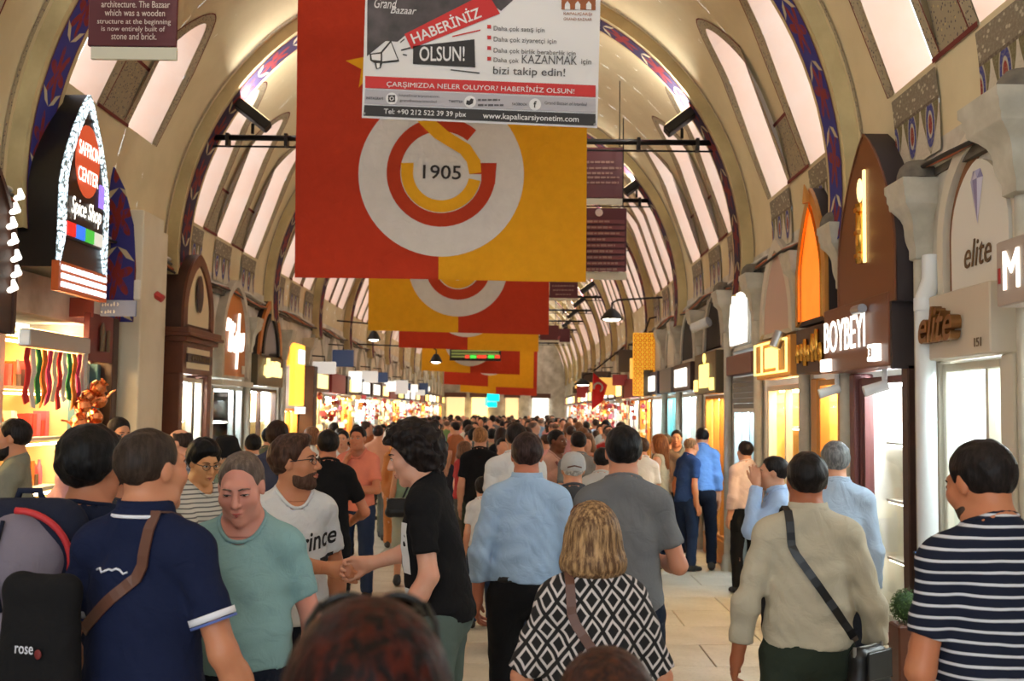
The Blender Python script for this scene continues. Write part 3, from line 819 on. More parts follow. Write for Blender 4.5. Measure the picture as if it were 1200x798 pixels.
# painted frieze panels under the niches
def friezemat():
    t = NT('frieze_paint'); v = t.coord('UV'); s = t.sep(v)
    fu = t.val('SUBTRACT', t.val('FRACT', t.val('MULTIPLY', s[0], 2.5)), .5); au = t.val('ABSOLUTE', fu)
    # hanging lobes: wide at the top, closing to a point
    w = t.val('SUBTRACT', .46, t.val('MULTIPLY', t.val('POWER', t.val('SUBTRACT', .62, t.val('MINIMUM', s[1], .62)), 1.5), .95))
    d = t.val('SUBTRACT', w, au)
    n = t.noise(v, 30, 3)
    c = t.mix(t.step(d, -.01, .01), lin((204, 194, 174)), lin((112, 102, 66)))
    e = t.val('SQRT', t.val('ADD', t.val('POWER', t.val('MULTIPLY', fu, 3.8), 2), t.val('POWER', t.val('MULTIPLY', t.val('SUBTRACT', s[1], .38), 2.9), 2)))
    c = t.mix(t.step(e, 1.0, .95), c, lin((170, 160, 140)))
    c = t.mix(t.step(e, .86, .8), c, lin((60, 62, 130)))
    c = t.mix(t.step(e, .52, .47), c, lin((186, 178, 160)))
    c = t.mix(t.step(e, .38, .33), c, lin((140, 44, 38)))
    sc = t.voro(v, 14)
    top = t.mix(t.step(sc.outputs[0], .34, .22), lin((128, 116, 98)), lin((186, 174, 150)))
    c = t.mix(t.step(s[1], .63, .64), c, top)
    c = t.mix(t.step(t.val('ABSOLUTE', t.val('SUBTRACT', s[1], .64)), .025, .015), c, lin((100, 84, 70)))
    c = t.mix(t.val('MULTIPLY', t.step(n, .45, .7), .35), c, lin((170, 160, 138)))
    t.base(c); t.set(Roughness=.9); return t.m
FRZ = friezemat()
def frieze(side, yc, w, z0=3.66, z1=4.2):
    us = [yc - w / 2 + w * k / 2 for k in range(3)]; vs = [k / 6 for k in range(7)]
    def fn(u, v):
        z = z0 + (z1 - z0) * v
        x = (RV - (RV - math.sqrt(max(0, RV ** 2 - max(0, z - ZC) ** 2)))) - .02
        return (CX + (x if side > 0 else -x), u, z)
    o = surface('frieze_panel', fn, us, vs, FRZ, CEIL, lambda u, v: ((u - yc) / w + .5, v), False, flip=side < 0)
    o.matrix_parent_inverse = Matrix.Translation((-CX, -20, 0))
for yc in (5.75, 7.15, 9.35, 10.85, 13.15, 14.5, 15.9, 18.0, 19.3, 20.6):
    frieze(1, yc, .8)
    if not 8.6 < yc < 12.5: frieze(-1, yc, .8)

# ---------------------------------------------------------------- side passage arch on the left wall with painted soffit
def arch_pts(w, h0, h1, n=12, point=.0, c=0.0):
    """outline (x,z) from right foot over the crown to the left foot"""
    pts = [(c + w / 2, h0)]
    r = w / 2; zs = h1 - r - point
    for k in range(n + 1):
        a = math.pi * k / n; x = r * math.cos(a); z = zs + (r + point * (1 - abs(math.cos(a)))) * math.sin(a)
        pts.append((c + x, z))
    pts.append((c - w / 2, h0)); return pts

# ================================================================ shopfronts
def glassmat():
    t = NT('shop_glass'); n = t.n; n.remove(t.b)
    tr = t.new('BsdfTransparent'); gl = t.new('BsdfGlossy'); gl.inputs['Roughness'].default_value = .03
    mx = t.new('MixShader'); mx.inputs[0].default_value = .09
    tr.inputs[0].default_value = (.93, .97, .96, 1)
    t.link(tr.outputs[0], mx.inputs[1]); t.link(gl.outputs[0], mx.inputs[2]); t.link(mx.outputs[0], n['Material Output'].inputs[0])
    return t.m
GLASS = glassmat()
def tealglass():
    m = GLASS.copy(); m.name = 'teal_glass'
    for n in m.node_tree.nodes:
        if n.type == 'BSDF_TRANSPARENT': n.inputs[0].default_value = (.55, .85, .86, 1)
    return m
TEAL = tealglass()
WHITEP = mat('white_paint', (226, 222, 212), .5)
CREAMP = mat('cream_paint', (214, 205, 186), .55)
STONE = mat('capital_stone', (206, 200, 184), .8, spot=(150, 142, 122), scale=5, amt=.5)
GREYDIRT = mat('dusty_stone', (120, 112, 100), .95, spot=(70, 64, 58), scale=8, amt=.7)
DARKW = mat('dark_wood', (70, 42, 30), .5, spot=(44, 26, 20), scale=7, amt=.5)
REDW = mat('red_brown_wood', (104, 58, 38), .45, spot=(70, 36, 26), scale=6, amt=.4)
COPPER = mat('brushed_copper_panel', (128, 84, 60), .38, .55)
BROWNBOX = mat('brown_box', (112, 66, 44), .4, .2)
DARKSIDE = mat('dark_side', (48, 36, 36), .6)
GOLD = mat('gold', (232, 178, 84), .25, 1)
STEEL = mat('steel', (180, 182, 184), .3, .9)
BLACKM = mat('black_metal', (26, 24, 24), .5, .3)
ALU = mat('aluminium', (196, 198, 194), .35, .7)
PIPE = mat('white_pipe', (226, 228, 228), .4)
LED = mat('led_panel', (255, 255, 255), .5, emit=(240, 246, 255), strength=46)
LEDW = mat('warm_led_panel', (255, 255, 255), .5, emit=(255, 222, 168), strength=40)
LEDC = mat('cool_led_panel', (255, 255, 255), .5, emit=(228, 243, 255), strength=42)
SHELF_FILL = mat('shelf_fill_glow', (255, 255, 255), .5, emit=(255, 240, 215), strength=9)
LITW = mat('lit_white_letter', (255, 255, 255), .5, emit=(255, 250, 236), strength=1.25)
LITY = mat('lit_yellow_sign', (255, 240, 180), .5, emit=(255, 222, 120), strength=1.3)
LITG = mat('lit_gold_letter', (255, 235, 180), .4, emit=(255, 226, 150), strength=1.2)
LITO = mat('lit_orange_panel', (240, 130, 40), .5, emit=(255, 120, 30), strength=.75, spot=(255, 170, 80), scale=4, amt=.5)
INW = mat('white_interior', (240, 236, 226), .7)
INC = mat('cream_interior', (232, 206, 150), .7)
ING = mat('golden_interior', (224, 172, 92), .6)
def plywood(name, a, b):
    t = NT(name); v = t.coord('Object', (6, 6, .8)); nz = t.noise(v, 4, 5)
    t.base(t.mix(nz, lin(a), lin(b))); t.set(Roughness=.45); return t.m
HONEY = plywood('honey_wood', (214, 150, 70), (176, 112, 46))
ORANGEW = plywood('orange_wood', (206, 128, 58), (178, 98, 40))

def shop_root(side, y0, y1, label, name='shopfront'):
    return empty(name, ((XR if side > 0 else XL), (y0 + y1) / 2, 0), math.radians(-90 if side > 0 else 90), label, 'shop')
def goods(root, kind, x0, x1, z, d, seed, n=10):
    r = random.Random(seed); mb = MB()
    if kind == 'gold':
        for k in range(n):
            x = x0 + (x1 - x0) * (k + .5) / n; h = r.uniform(.07, .17)
            mb.lathe([(.001, 0), (.035, .0), (.045, .02), (.03, h * .6), (.02, h), (.001, h + .01)], (x, d + r.uniform(-.1, .1), z), 8)
            mb.tube([(x + .05 * math.cos(a * .7), d - .1 + .05 * math.sin(a * .7), z + .012) for a in range(9)], .009, 5)
    elif kind == 'bust':
        for k in range(max(2, n // 2)):
            x = x0 + (x1 - x0) * (k + .5) / max(2, n // 2); h = r.uniform(.18, .26)
            mb.lathe([(.001, 0), (.06, .0), (.075, h * .35), (.06, h * .6), (.022, h * .75), (.02, h), (.001, h)], (x, d, z), 8, 1, .6)
    else:
        for k in range(n):
            x = x0 + (x1 - x0) * (k + .5) / n; h = r.uniform(.1, .24); w = (x1 - x0) / n * .4
            mb.cur = r.randrange(5)
            if r.random() < .5: mb.box((x - w, d - .06, z), (x + w, d + .06, z + h))
            else: mb.lathe([(.001, 0), (w * .9, 0), (w, h * .3), (w * .8, h * .7), (w * .4, h * .85), (w * .4, h), (.001, h)], (x, d, z), 8)
    mixed = [mat('goods_red', (176, 48, 44), .5), mat('goods_copper', (214, 130, 80), .25, .9), mat('goods_dark', (60, 38, 34), .4), mat('goods_cream', (226, 208, 170), .6), mat('goods_pink', (206, 90, 110), .6)]
    m = {'gold': GOLD, 'bust': INW}.get(kind, mixed)
    mb.build({'gold': 'gold_jewellery', 'bust': 'display_bust'}.get(kind, 'packed_goods'), m, root, 'auto', kind='stuff')
def window(root, x0, x1, z0, z1, fm, inner, led, mull=(), depth=.75, shelves=4, kind='gold', seed=1, glass=GLASS, fw=.05, front=-.02, plinth=None):
    """lit display window: frame bars, panes, a box behind with shelves, goods and a lamp panel under its ceiling"""
    f = front
    for a, b, c, e in ((x0, x0 + fw, z0, z1), (x1 - fw, x1, z0, z1)): box_obj('window_frame', (a, f, c), (b, f + .09, e), fm, root, .006)
    for c, e in ((z0, z0 + fw), (z1 - fw, z1)): box_obj('window_frame', (x0 + fw, f, c), (x1 - fw, f + .085, e), fm, root, .006)
    xs = [x0 + fw] + [x0 + (x1 - x0) * m for m in mull] + [x1 - fw]
    for m in xs[1:-1]: box_obj('mullion', (m - fw * .4, f + .01, z0 + fw), (m + fw * .4, f + .08, z1 - fw), fm, root)
    for a, b in zip(xs[:-1], xs[1:]): box_obj('pane', (a, f + .04, z0 + fw), (b, f + .048, z1 - fw), glass, root)
    mb = MB(); mb.box((x0, f + .1, z0), (x1, depth, z1)); mb.f = [fc for k, fc in enumerate(mb.f) if k != 2]; mb.f = [tuple(reversed(q)) for q in mb.f]; mb.mi = [0] * len(mb.f)
    mb.build('display_box', inner, root)
    box_obj('lamp_panel', (x0 + .06, f + .12, z1 - .06), (x1 - .06, f + .34, z1 - .045), led, root)
    for k in range(shelves):
        z = z0 + .12 + (z1 - z0 - .3) * k / max(1, shelves - .3)
        if shelves: box_obj('shelf', (x0 + .03, f + .2, z - .02), (x1 - .03, depth - .05, z), INW, root); goods(root, kind, x0 + .06, x1 - .06, z, (f + .25 + depth) / 2 - .05, seed * 31 + k, max(5, int((x1 - x0) * 9)))
        if k and seed < 80: box_obj('shelf_glow_strip', (x0 + .05, f + .21, z - .032), (x1 - .05, f + .235, z - .021), SHELF_FILL, root)  # glow strip added under the shelf to brighten the lower window
    if plinth: box_obj('plinth', (x0, front - .03, 0), (x1, .3, z0), plinth, root, .01)
def door_leaf(root, x0, x1, z1, fm, glass=GLASS, fw=.07, f=.02):
    box_obj('door_frame', (x0, f, 0), (x0 + fw, f + .06, z1), fm, root, .006); box_obj('door_frame', (x1 - fw, f, 0), (x1, f + .06, z1), fm, root, .006)
    box_obj('door_frame', (x0 + fw, f, z1 - fw), (x1 - fw, f + .055, z1), fm, root); box_obj('door_frame', (x0 + fw, f, 0), (x1 - fw, f + .055, .12), fm, root)
    box_obj('door_pane', (x0 + fw, f + .025, .12), (x1 - fw, f + .032, z1 - fw), glass, root)
    MB().tube([(x1 - fw * 1.3, f - .04, .95), (x1 - fw * 1.3, f - .04, 1.25)], .012, 8).build('door_handle', STEEL, root)
def arch_panel(root, cx, w, z0, z1, prot, face, trim, tw=.07, point=.1, side=None, recess=.03, back=.02):
    """arched signboard: solid block, raised rim, face set back a little"""
    o = arch_pts(w, z0, z1, 18, point, cx); i = arch_pts(w - 2 * tw, z0 + tw * .4, z1 - tw, 18, point, cx)
    MB().prism(o, -prot + recess, back).build('arch_block', side or trim, root, 'auto')
    MB().ring(o, i, -prot, -prot + recess + .005).build('arch_rim', trim, root, 'auto')
    MB().prism(i, -prot + recess - .004, -prot + recess + .01).build('arch_face', face, root)
def sign_box(root, x0, x1, z0, z1, prot, m, name='sign_box', sidem=None):
    return box_obj(name, (x0, -prot, z0), (x1, .05, z1), m, root, .008)
def T(root, s, m, x, z, prot, w, h=None, **kw):
    kw.setdefault('extrude', .012)
    return text(s, m, root, (x, -prot - .006, z), width=w, height=h, **kw)

def strokes(root, m, x0, x1, z0, z1, y, n, seed, name='lettering_stroke', r=.018, slant=.0):
    """lettering too blurred to read: a run of upright strokes of uneven height"""
    R = random.Random(seed)
    for k in range(n):
        x = x0 + (x1 - x0) * (k + .5) / n; a = z0 + (z1 - z0) * R.uniform(0, .18); b = z1 - (z1 - z0) * R.uniform(0, .45)
        MB().tube([(x, y, a), (x + slant * .5 + R.uniform(-.01, .01), y, (a + b) / 2), (x + slant, y, b)], [r * .8, r, r * .7], 6).build(name, m, root, True)
# ---------------- right wall
def shop_elite():
    r = shop_root(1, 5.75, 7.1, 'white jewellery shopfront with a diamond picture on its arched panel')
    o = arch_pts(1.12, 2.6, 3.66, 18, .06, .25); i = arch_pts(.94, 2.6, 3.56, 18, .06, .25); j = arch_pts(.84, 2.6, 3.5, 18, .05, .27)
    MB().ring(o, i, -.06, .0).build('arch_surround', CREAMP, r, 'auto')
    MB().ring(i, j, -.015, .03).build('arch_reveal', mat('brown_reveal', (140, 92, 58), .6), r, 'auto')
    p = arch_pts(.76, 2.66, 3.44, 18, .05, .33); MB().prism(p, -.075, -.05).build('arch_face', WHITEP, r)
    # faceted diamond: brilliant seen from the side
    mb = MB(); cx, cz = .33, 3.22
    tp = [(-.085, .1), (-.05, .155), (.05, .155), (.085, .1)]
    P3 = [(cx + x, -.078, cz + z) for x, z in tp] + [(cx, -.078, cz - .16), (cx - .03, -.09, cz + .1), (cx + .03, -.09, cz + .1), (cx, -.088, cz + .15)]
    for k, f in enumerate([(0, 5, 1), (1, 5, 7), (1, 7, 2), (7, 6, 2), (2, 6, 3), (5, 6, 7), (0, 4, 5), (5, 4, 6), (6, 4, 3)]):
        mb.cur = k % 3; mb.add([P3[q] for q in f], [(0, 1, 2)])
    mb.build('diamond_picture', [mat('facet_a', (176, 174, 206), .3), mat('facet_b', (136, 132, 174), .3), mat('facet_c', (206, 204, 224), .3)], r)
    brown = mat('brown_letter', (104, 78, 48), .5)
    T(r, 'elite', brown, .33, 2.90, .075, .36, .16, shear=.25, extrude=.002)
    sign_box(r, -.495, .585, 2.30, 2.70, .13, mat('sign_cream', (206, 192, 172), .45))
    lt = text('elite', mat('bronze_letter', (142, 102, 62), .3, .8), r, (-.03, -.165, 2.51), width=.52, height=.22, extrude=.03, shear=.3, bold=.012)
    T(r, '151', brown, .44, 2.37, .13, .09, .05, extrude=.002)
    window(r, -.35, .5, .12, 2.28, CREAMP, INW, LEDC, (.72,), .9, 4, 'bust', 3, plinth=mat('step_stone', (196, 188, 170), .6))
    box_obj('door_jamb', (-.55, -.04, 0), (-.36, .12, 2.3), CREAMP, r, .01); box_obj('door_jamb', (.51, -.04, 0), (.66, .12, 2.3), CREAMP, r, .01)
    MB().tube([(-.565, -.0, 2.55), (-.56, -.05, 2.62), (-.55, -.05, 2.72)], .02, 6).build('cable_bundle', BLACKM, r)
shop_elite()

def shop_copper():
    r = shop_root(1, 7.1, 9.0, 'copper brown shopfront with a pointed arch and a gold emblem')
    arch_panel(r, .31, 1.27, 2.72, 4.02, .2, COPPER, COPPER, .02, .32, DARKSIDE, .012)
    # gold emblem: rounded bar with a domed head, lit along its edge
    x = .29
    MB().tube([(x, -.215, 3.06), (x, -.215, 3.5)], .035, 8).build('emblem_bar', GOLD, r, True)
    MB().ball((x, -.215, 3.6), (.04, .02, .09)).build('emblem_head', LITG, r, True)
    box_obj('emblem_light', (x + .04, -.21, 3.06), (x + .075, -.195, 3.74), LITG, r)
    for k in range(3): box_obj('emblem_band', (x - .042, -.25, 3.1 + .17 * k), (x + .042, -.2, 3.13 + .17 * k), GOLD, r)
    box_obj('sign_box', (-.70, -.2, 2.29), (.82, .05, 2.80), BROWNBOX, r, .008)
    box_obj('sign_box_end', (.82, -.19, 2.27), (.86, .05, 2.82), DARKSIDE, r)
    text('BOYBEYI', LITW, r, (-.1, -.225, 2.57), width=1.0, height=.25, extrude=.004)
    box_obj('sign_plate', (-.7, -.235, 2.30), (-.48, -.2, 2.40), LITW, r, .004)
    box_obj('sign_plate', (.52, -.25, 2.33), (.68, -.2, 2.45), LITW, r, .004); T(r, '13', BROWNBOX, .6, 2.39, .255, .08, .06, extrude=.003)
    MB().tube([(.22, -.24, 2.72), (.4, -.24, 2.72)], .035, 10).build('spot_tube', STEEL, r, 'auto')
    mar = mat('maroon_jamb', (104, 58, 56), .5)
    window(r, -.38, .72, .3, 2.24, mar, INW, LED, (.08,), .9, 4, 'bust', 5, plinth=mat('marble_plinth', (214, 206, 192), .3))
    box_obj('door_jamb', (-.62, -.03, 0), (-.5, .1, 2.28), CREAMP, r, .01)
    box_obj('door_jamb', (-.5, -.06, 0), (-.39, .1, 2.28), mar, r, .01)
    box_obj('side_post', (.74, -.09, 0), (.86, .08, 2.3), DARKW, r, .01)
    for x0 in (-.62, .5):
        c = MB().tube([(x0, -.12, 2.28), (x0, -.12, 2.2)], .02, 6); c.tube([(x0, -.1, 2.17), (x0 - .02, -.26, 2.12)], .04, 10); c.build('security_camera', PIPE, r, 'auto')
shop_copper()

def shop_orange():
    r = shop_root(1, 8.65, 9.9, 'narrow shopfront with a glowing orange pointed arch')
    arch_panel(r, -.05, .95, 2.75, 3.95, .16, LITO, HONEY, .11, .3, DARKSIDE, .03)
    MB().tube([(-.05, -.17, 3.82), (-.05, -.2, 3.98)], [.05, .005], 6).build('arch_finial', HONEY, r)
    MB().ring(arch_pts(.74, 2.78, 3.8, 16, .28, -.05), arch_pts(.70, 2.79, 3.78, 16, .28, -.05), -.17, -.15).build('gold_edge', GOLD, r)
    sign_box(r, -.5, .5, 2.32, 2.72, .16, DARKW); strokes(r, GOLD, -.42, .42, 2.38, 2.68, -.18, 7, 5, r=.03)
    window(r, -.3, .32, .25, 2.26, HONEY, ING, LEDW, (), .8, 5, 'gold', 8, plinth=HONEY)
    box_obj('wood_panel', (.33, -.03, 0), (.5, .06, 2.28), HONEY, r, .01); box_obj('wood_panel', (-.5, -.03, 0), (-.31, .06, 2.28), HONEY, r, .01)
shop_orange()

def shop_neon():
    r = shop_root(1, 9.9, 11.8, 'shopfront with a pale arch over a square yellow neon sign')
    arch_panel(r, 0, 1.35, 2.75, 3.75, .1, mat('rose_panel', (196, 166, 150), .5), CREAMP, .12, .2, STONE, .03)
    sign_box(r, -.72, .72, 2.32, 2.72, .12, HONEY)
    for x0, x1, z0, z1 in ((-.68, .68, 2.36, 2.38), (-.68, .68, 2.67, 2.69)): box_obj('neon_tube', (x0, -.16, z0), (x1, -.14, z1), LITY, r)
    for x0 in (-.68, -.36, .3, .66): box_obj('neon_tube', (x0, -.16, 2.38), (x0 + .022, -.14, 2.67), LITY, r)
    box_obj('neon_square', (-.22, -.15, 2.42), (.2, -.13, 2.63), LITY, r)
    MB().tube([(.5, -.16, 2.75), (.5, -.22, 2.6)], .06, 10).build('spot_lamp', STEEL, r, 'auto')
    window(r, -.66, .66, .3, 2.25, CREAMP, ING, LEDW, (.55,), .8, 5, 'gold', 11, plinth=CREAMP)
shop_neon()

def shop_shutter():
    r = shop_root(1, 11.8, 13.5, 'shopfront with tall glowing white strokes in its arch and a grey shutter')
    arch_panel(r, 0, 1.3, 2.72, 3.7, .06, mat('grey_panel', (120, 116, 108), .6), STONE, .1, .12, STONE, .03)
    rr = random.Random(3)
    for k in range(9):
        x = -.42 + k * .1; h = .45 + .35 * math.sin(math.pi * (k + .5) / 9)
        MB().tube([(x, -.09, 2.78), (x + rr.uniform(-.03, .03), -.09, 2.78 + h * .5), (x + .015, -.09, 2.78 + h)], [.022, .03, .015], 6).build('lit_stroke', LITW, r, True)
    sign_box(r, -.7, .7, 2.42, 2.66, .1, mat('brick_red_sign', (120, 76, 66), .5))
    sh = mat('shutter_grey', (104, 102, 100), .45, .5)
    for k in range(6): box_obj('shutter_slat', (-.66, -.02 - .012 * (k % 2), 2.02 + .063 * k), (.66, .03, 2.075 + .063 * k), sh, r)
    window(r, -.66, .66, .1, 2.02, ALU, mat('blue_grey_interior', (150, 168, 178), .6), LEDC, (.33, .66), .9, 2, 'bust', 17, plinth=ALU)
shop_shutter()

def shop_dark():
    r = shop_root(1, 13.5, 15.6, 'shopfront with a dark hollow arch above a yellow lit signboard')
    arch_panel(r, 0, 1.5, 2.8, 3.7, .06, mat('dark_hollow', (40, 36, 36), .8), STONE, .13, .12, STONE, .035)
    MB().tube([(.1, -.12, 3.2), (-.1, -.3, 3.12)], .07, 10).build('spot_lamp', PIPE, r, 'auto')
    sign_box(r, -.8, .8, 2.22, 2.78, .16, mat('bronze_sign', (84, 70, 48), .4, .4))
    box_obj('lit_plate', (-.28, -.19, 2.3), (.34, -.16, 2.62), LITY, r, .004)
    for x0 in (-.72, .5): box_obj('lit_plate', (x0, -.19, 2.26), (x0 + .2, -.16, 2.42), LITY, r, .004)
    MB().ball((.03, -.17, 2.7), (.07, .02, .07)).build('lit_crest', LITY, r, True)
    window(r, -.75, .75, .3, 2.2, HONEY, ING, LEDW, (.4, .7), .8, 5, 'gold', 23, plinth=HONEY)
shop_dark()

def plain_shop(side, y0, y1, seed, label, style):
    r = shop_root(side, y0, y1, label); R = random.Random(seed); w = (y1 - y0) - .3
    arc = style.get('arch', STONE)
    arch_panel(r, 0, w * .8, 2.75, 3.6, .08, style.get('face', CREAMP), arc, .1, .1, arc, .03)
    sign_box(r, -w / 2, w / 2, 2.3, 2.72, .16, style.get('sign', DARKW))
    if style.get('lit'): box_obj('lit_plate', (-w * .32, -.19, 2.36), (w * .32, -.16, 2.64), style['lit'], r, .004)
    window(r, -w / 2, w / 2, .3, 2.26, style.get('frame', ALU), style.get('inner', INW), style.get('led', LED), (.5,), .8, style.get('shelves', 3), style.get('kind', 'gold'), seed, style.get('glass', GLASS), plinth=style.get('plinth', CREAMP))
    return r
plain_shop(1, 15.6, 17.6, 31, 'shopfront with a white lit signboard between two stone columns', dict(lit=LITW, face=mat('dark_hollow', (40, 36, 36), .8), inner=INW, led=LEDC, sign=DARKW))
plain_shop(1, 17.6, 19.3, 32, 'shopfront with teal glass beside the hanging golden board', dict(lit=None, sign=mat('grey_sign', (118, 116, 116), .5), inner=mat('teal_interior', (150, 196, 196), .6), led=LEDC, glass=TEAL))
pal = [dict(lit=LITW, inner=INW, led=LED, kind='mix'), dict(lit=LITY, inner=ING, led=LEDW, kind='gold', frame=HONEY), dict(lit=LITG, inner=INC, led=LEDW, kind='mix', sign=REDW), dict(lit=LITW, inner=INW, led=LEDC, kind='bust', sign=mat('navy_sign', (40, 46, 74), .5)), dict(lit=None, inner=INC, led=LED, kind='mix', sign=mat('crimson_sign', (140, 40, 40), .5))]
words = ['white lit', 'yellow lit', 'gold lit', 'navy edged', 'crimson']
ordn = ['first', 'second', 'third', 'fourth', 'fifth', 'sixth', 'seventh', 'eighth', 'ninth', 'tenth', 'eleventh', 'twelfth', 'thirteenth', 'fourteenth', 'fifteenth', 'sixteenth', 'seventeenth', 'eighteenth', 'nineteenth']
for k in range(9, len(RB) - 1):
    s_ = pal[(k * 3 + 1) % 5]; plain_shop(1, RB[k], RB[k + 1], 40 + k, 'small distant shop with %s sign, %s beyond the hanging golden board' % (words[(k * 3 + 1) % 5], ordn[k - 9]), s_)
def shop_edge():
    r = shop_root(1, 4.15, 5.75, 'grey shopfront with a white lit M on its signboard')
    sign_box(r, -.6, .62, 2.52, 2.86, .22, mat('grey_beige_sign', (176, 160, 148), .5)); T(r, 'M', LITW, -.42, 2.7, .22, .17, .2, extrude=.004)
    MB().box((-.57, -.226, 2.64), (-.55, -.22, 2.72)).build('sign_mark', mat('goods_red', (176, 48, 44), .5), r)
    window(r, -.6, .6, .3, 2.45, CREAMP, INW, LED, (.5,), .8, 3, 'bust', 77, plinth=CREAMP)
shop_edge()

# columns with flaring square capitals
def column(side, y, zt=3.6, pipe=False, lab=''):
    X = (XR - .05) if side > 0 else (XL + .05)
    r = empty('column', (X, y, 0), 0, lab, 'column', 'stone columns between the shops'); q = math.sqrt(2); R4 = math.pi / 4
    def sq(prof, name, m):
        mb = MB(); n = 4; vs = [(rr * q * math.cos(R4 + k * math.pi / 2), rr * q * math.sin(R4 + k * math.pi / 2), z) for rr, z in prof for k in range(4)]
        mb.add(vs, [(i * 4 + k, i * 4 + (k + 1) % 4, (i + 1) * 4 + (k + 1) % 4, (i + 1) * 4 + k) for i in range(len(prof) - 1) for k in range(4)] + [(3, 2, 1, 0), tuple(range(len(vs) - 4, len(vs)))])
        return mb.build(name, m, r, 'auto')
    g = .6 if zt < 3.6 else .82
    cy = [(.085 * g, zt - .52), (.10 * g, zt - .51), (.10 * g, zt - .47)] + [((.1 + .155 * (.35 * (k / 8) + .65 * (k / 8) ** 3) + .016 * math.sin(2 * math.pi * k / 8)) * g, zt - .45 + .28 * k / 8) for k in range(9)] + [(.262 * g, zt - .16), (.262 * g, zt - .13), (.28 * g, zt - .11), (.28 * g, zt - .07), (.3 * g, zt - .05), (.3 * g, zt)]
    sq(cy, 'capital', STONE)
    MB().lathe([(.052, 0), (.052, zt - .5)], (0, 0, 0), 14).build('shaft', STONE if not pipe else PIPE, r, 'auto')
    MB().lathe([(.09, 0), (.09, .08), (.075, .1), (.075, .16), (.055, .2)], (0, 0, 0), 14).build('base', STONE, r, 'auto')
    return r
COLS = [(1, 5.58, 3.64, 'large white stone capital and column beside the diamond picture'), (1, 7.02, 3.5, 'stone column between the diamond arch and the copper arch'), (1, 8.66, 3.5, 'stone column between the copper arch and the orange arch'), (1, 9.92, 3.46, 'stone column between the orange arch and the neon sign'),
        (1, 11.8, 3.5, 'stone column between the neon sign and the glowing strokes'), (1, 13.5, 3.5, 'stone column between the grey shutter and the dark arch'), (1, 15.6, 3.45, 'stone column between the dark arch and the white lit sign'), (1, 17.6, 3.45, 'stone column beside the teal glass shop'), (1, 19.3, 3.45, 'stone column beside the hanging golden board'),
        (-1, 15.95, 3.3, 'stone column beside the orange wooden arch'), (-1, 18.4, 3.3, 'stone column beside the dark arch with orange rim'), (-1, 20.4, 3.3, 'stone column beside the tall yellow lit panel')]
for a, b, c, d in COLS: column(a, b, c, lab=d)
# rainwater pipe with bends in front of the second column
pr = empty('drain_pipe', (XR - .13, 6.76, 0), 0, 'white drain pipe bending below a stone capital', 'pipe')
MB().tube([(0, 0, 0), (0, 0, 2.68)], .062, 14).build('pipe_run', PIPE, pr, 'auto')
MB().tube([(0, 0, 2.66), (0, 0, 2.7), (.06, .05, 2.82), (.07, .06, 2.98)], .06, 14).build('pipe_bend', PIPE, pr, 'auto')
MB().lathe([(.062, 2.62), (.07, 2.62), (.07, 2.7), (.062, 2.7)], (0, 0, 0), 14).build('pipe_collar', PIPE, pr, 'auto')
# dusty half domes left over the capitals
for k, (y, X) in enumerate(((6.95, XR - .1), (5.5, XR - .1), (8.75, XR - .1), (11.85, XR - .1), (13.55, XR - .1))):
    MB().lathe([(.13, 0), (.125, .04), (.11, .08), (.07, .12), (.001, .13)], (0, 0, 0), 14).build('stone_cap', GREYDIRT, None, True, label=['dusty grey stone dome on the capital beside the drain pipe', 'dusty stone dome above the large white capital', 'dusty stone dome behind the copper arch tip', 'dusty stone dome over the column by the neon sign', 'dusty stone dome over the column by the shutter'][k], cat='stone').location = (X, y, 3.5 if k != 1 else 3.64)

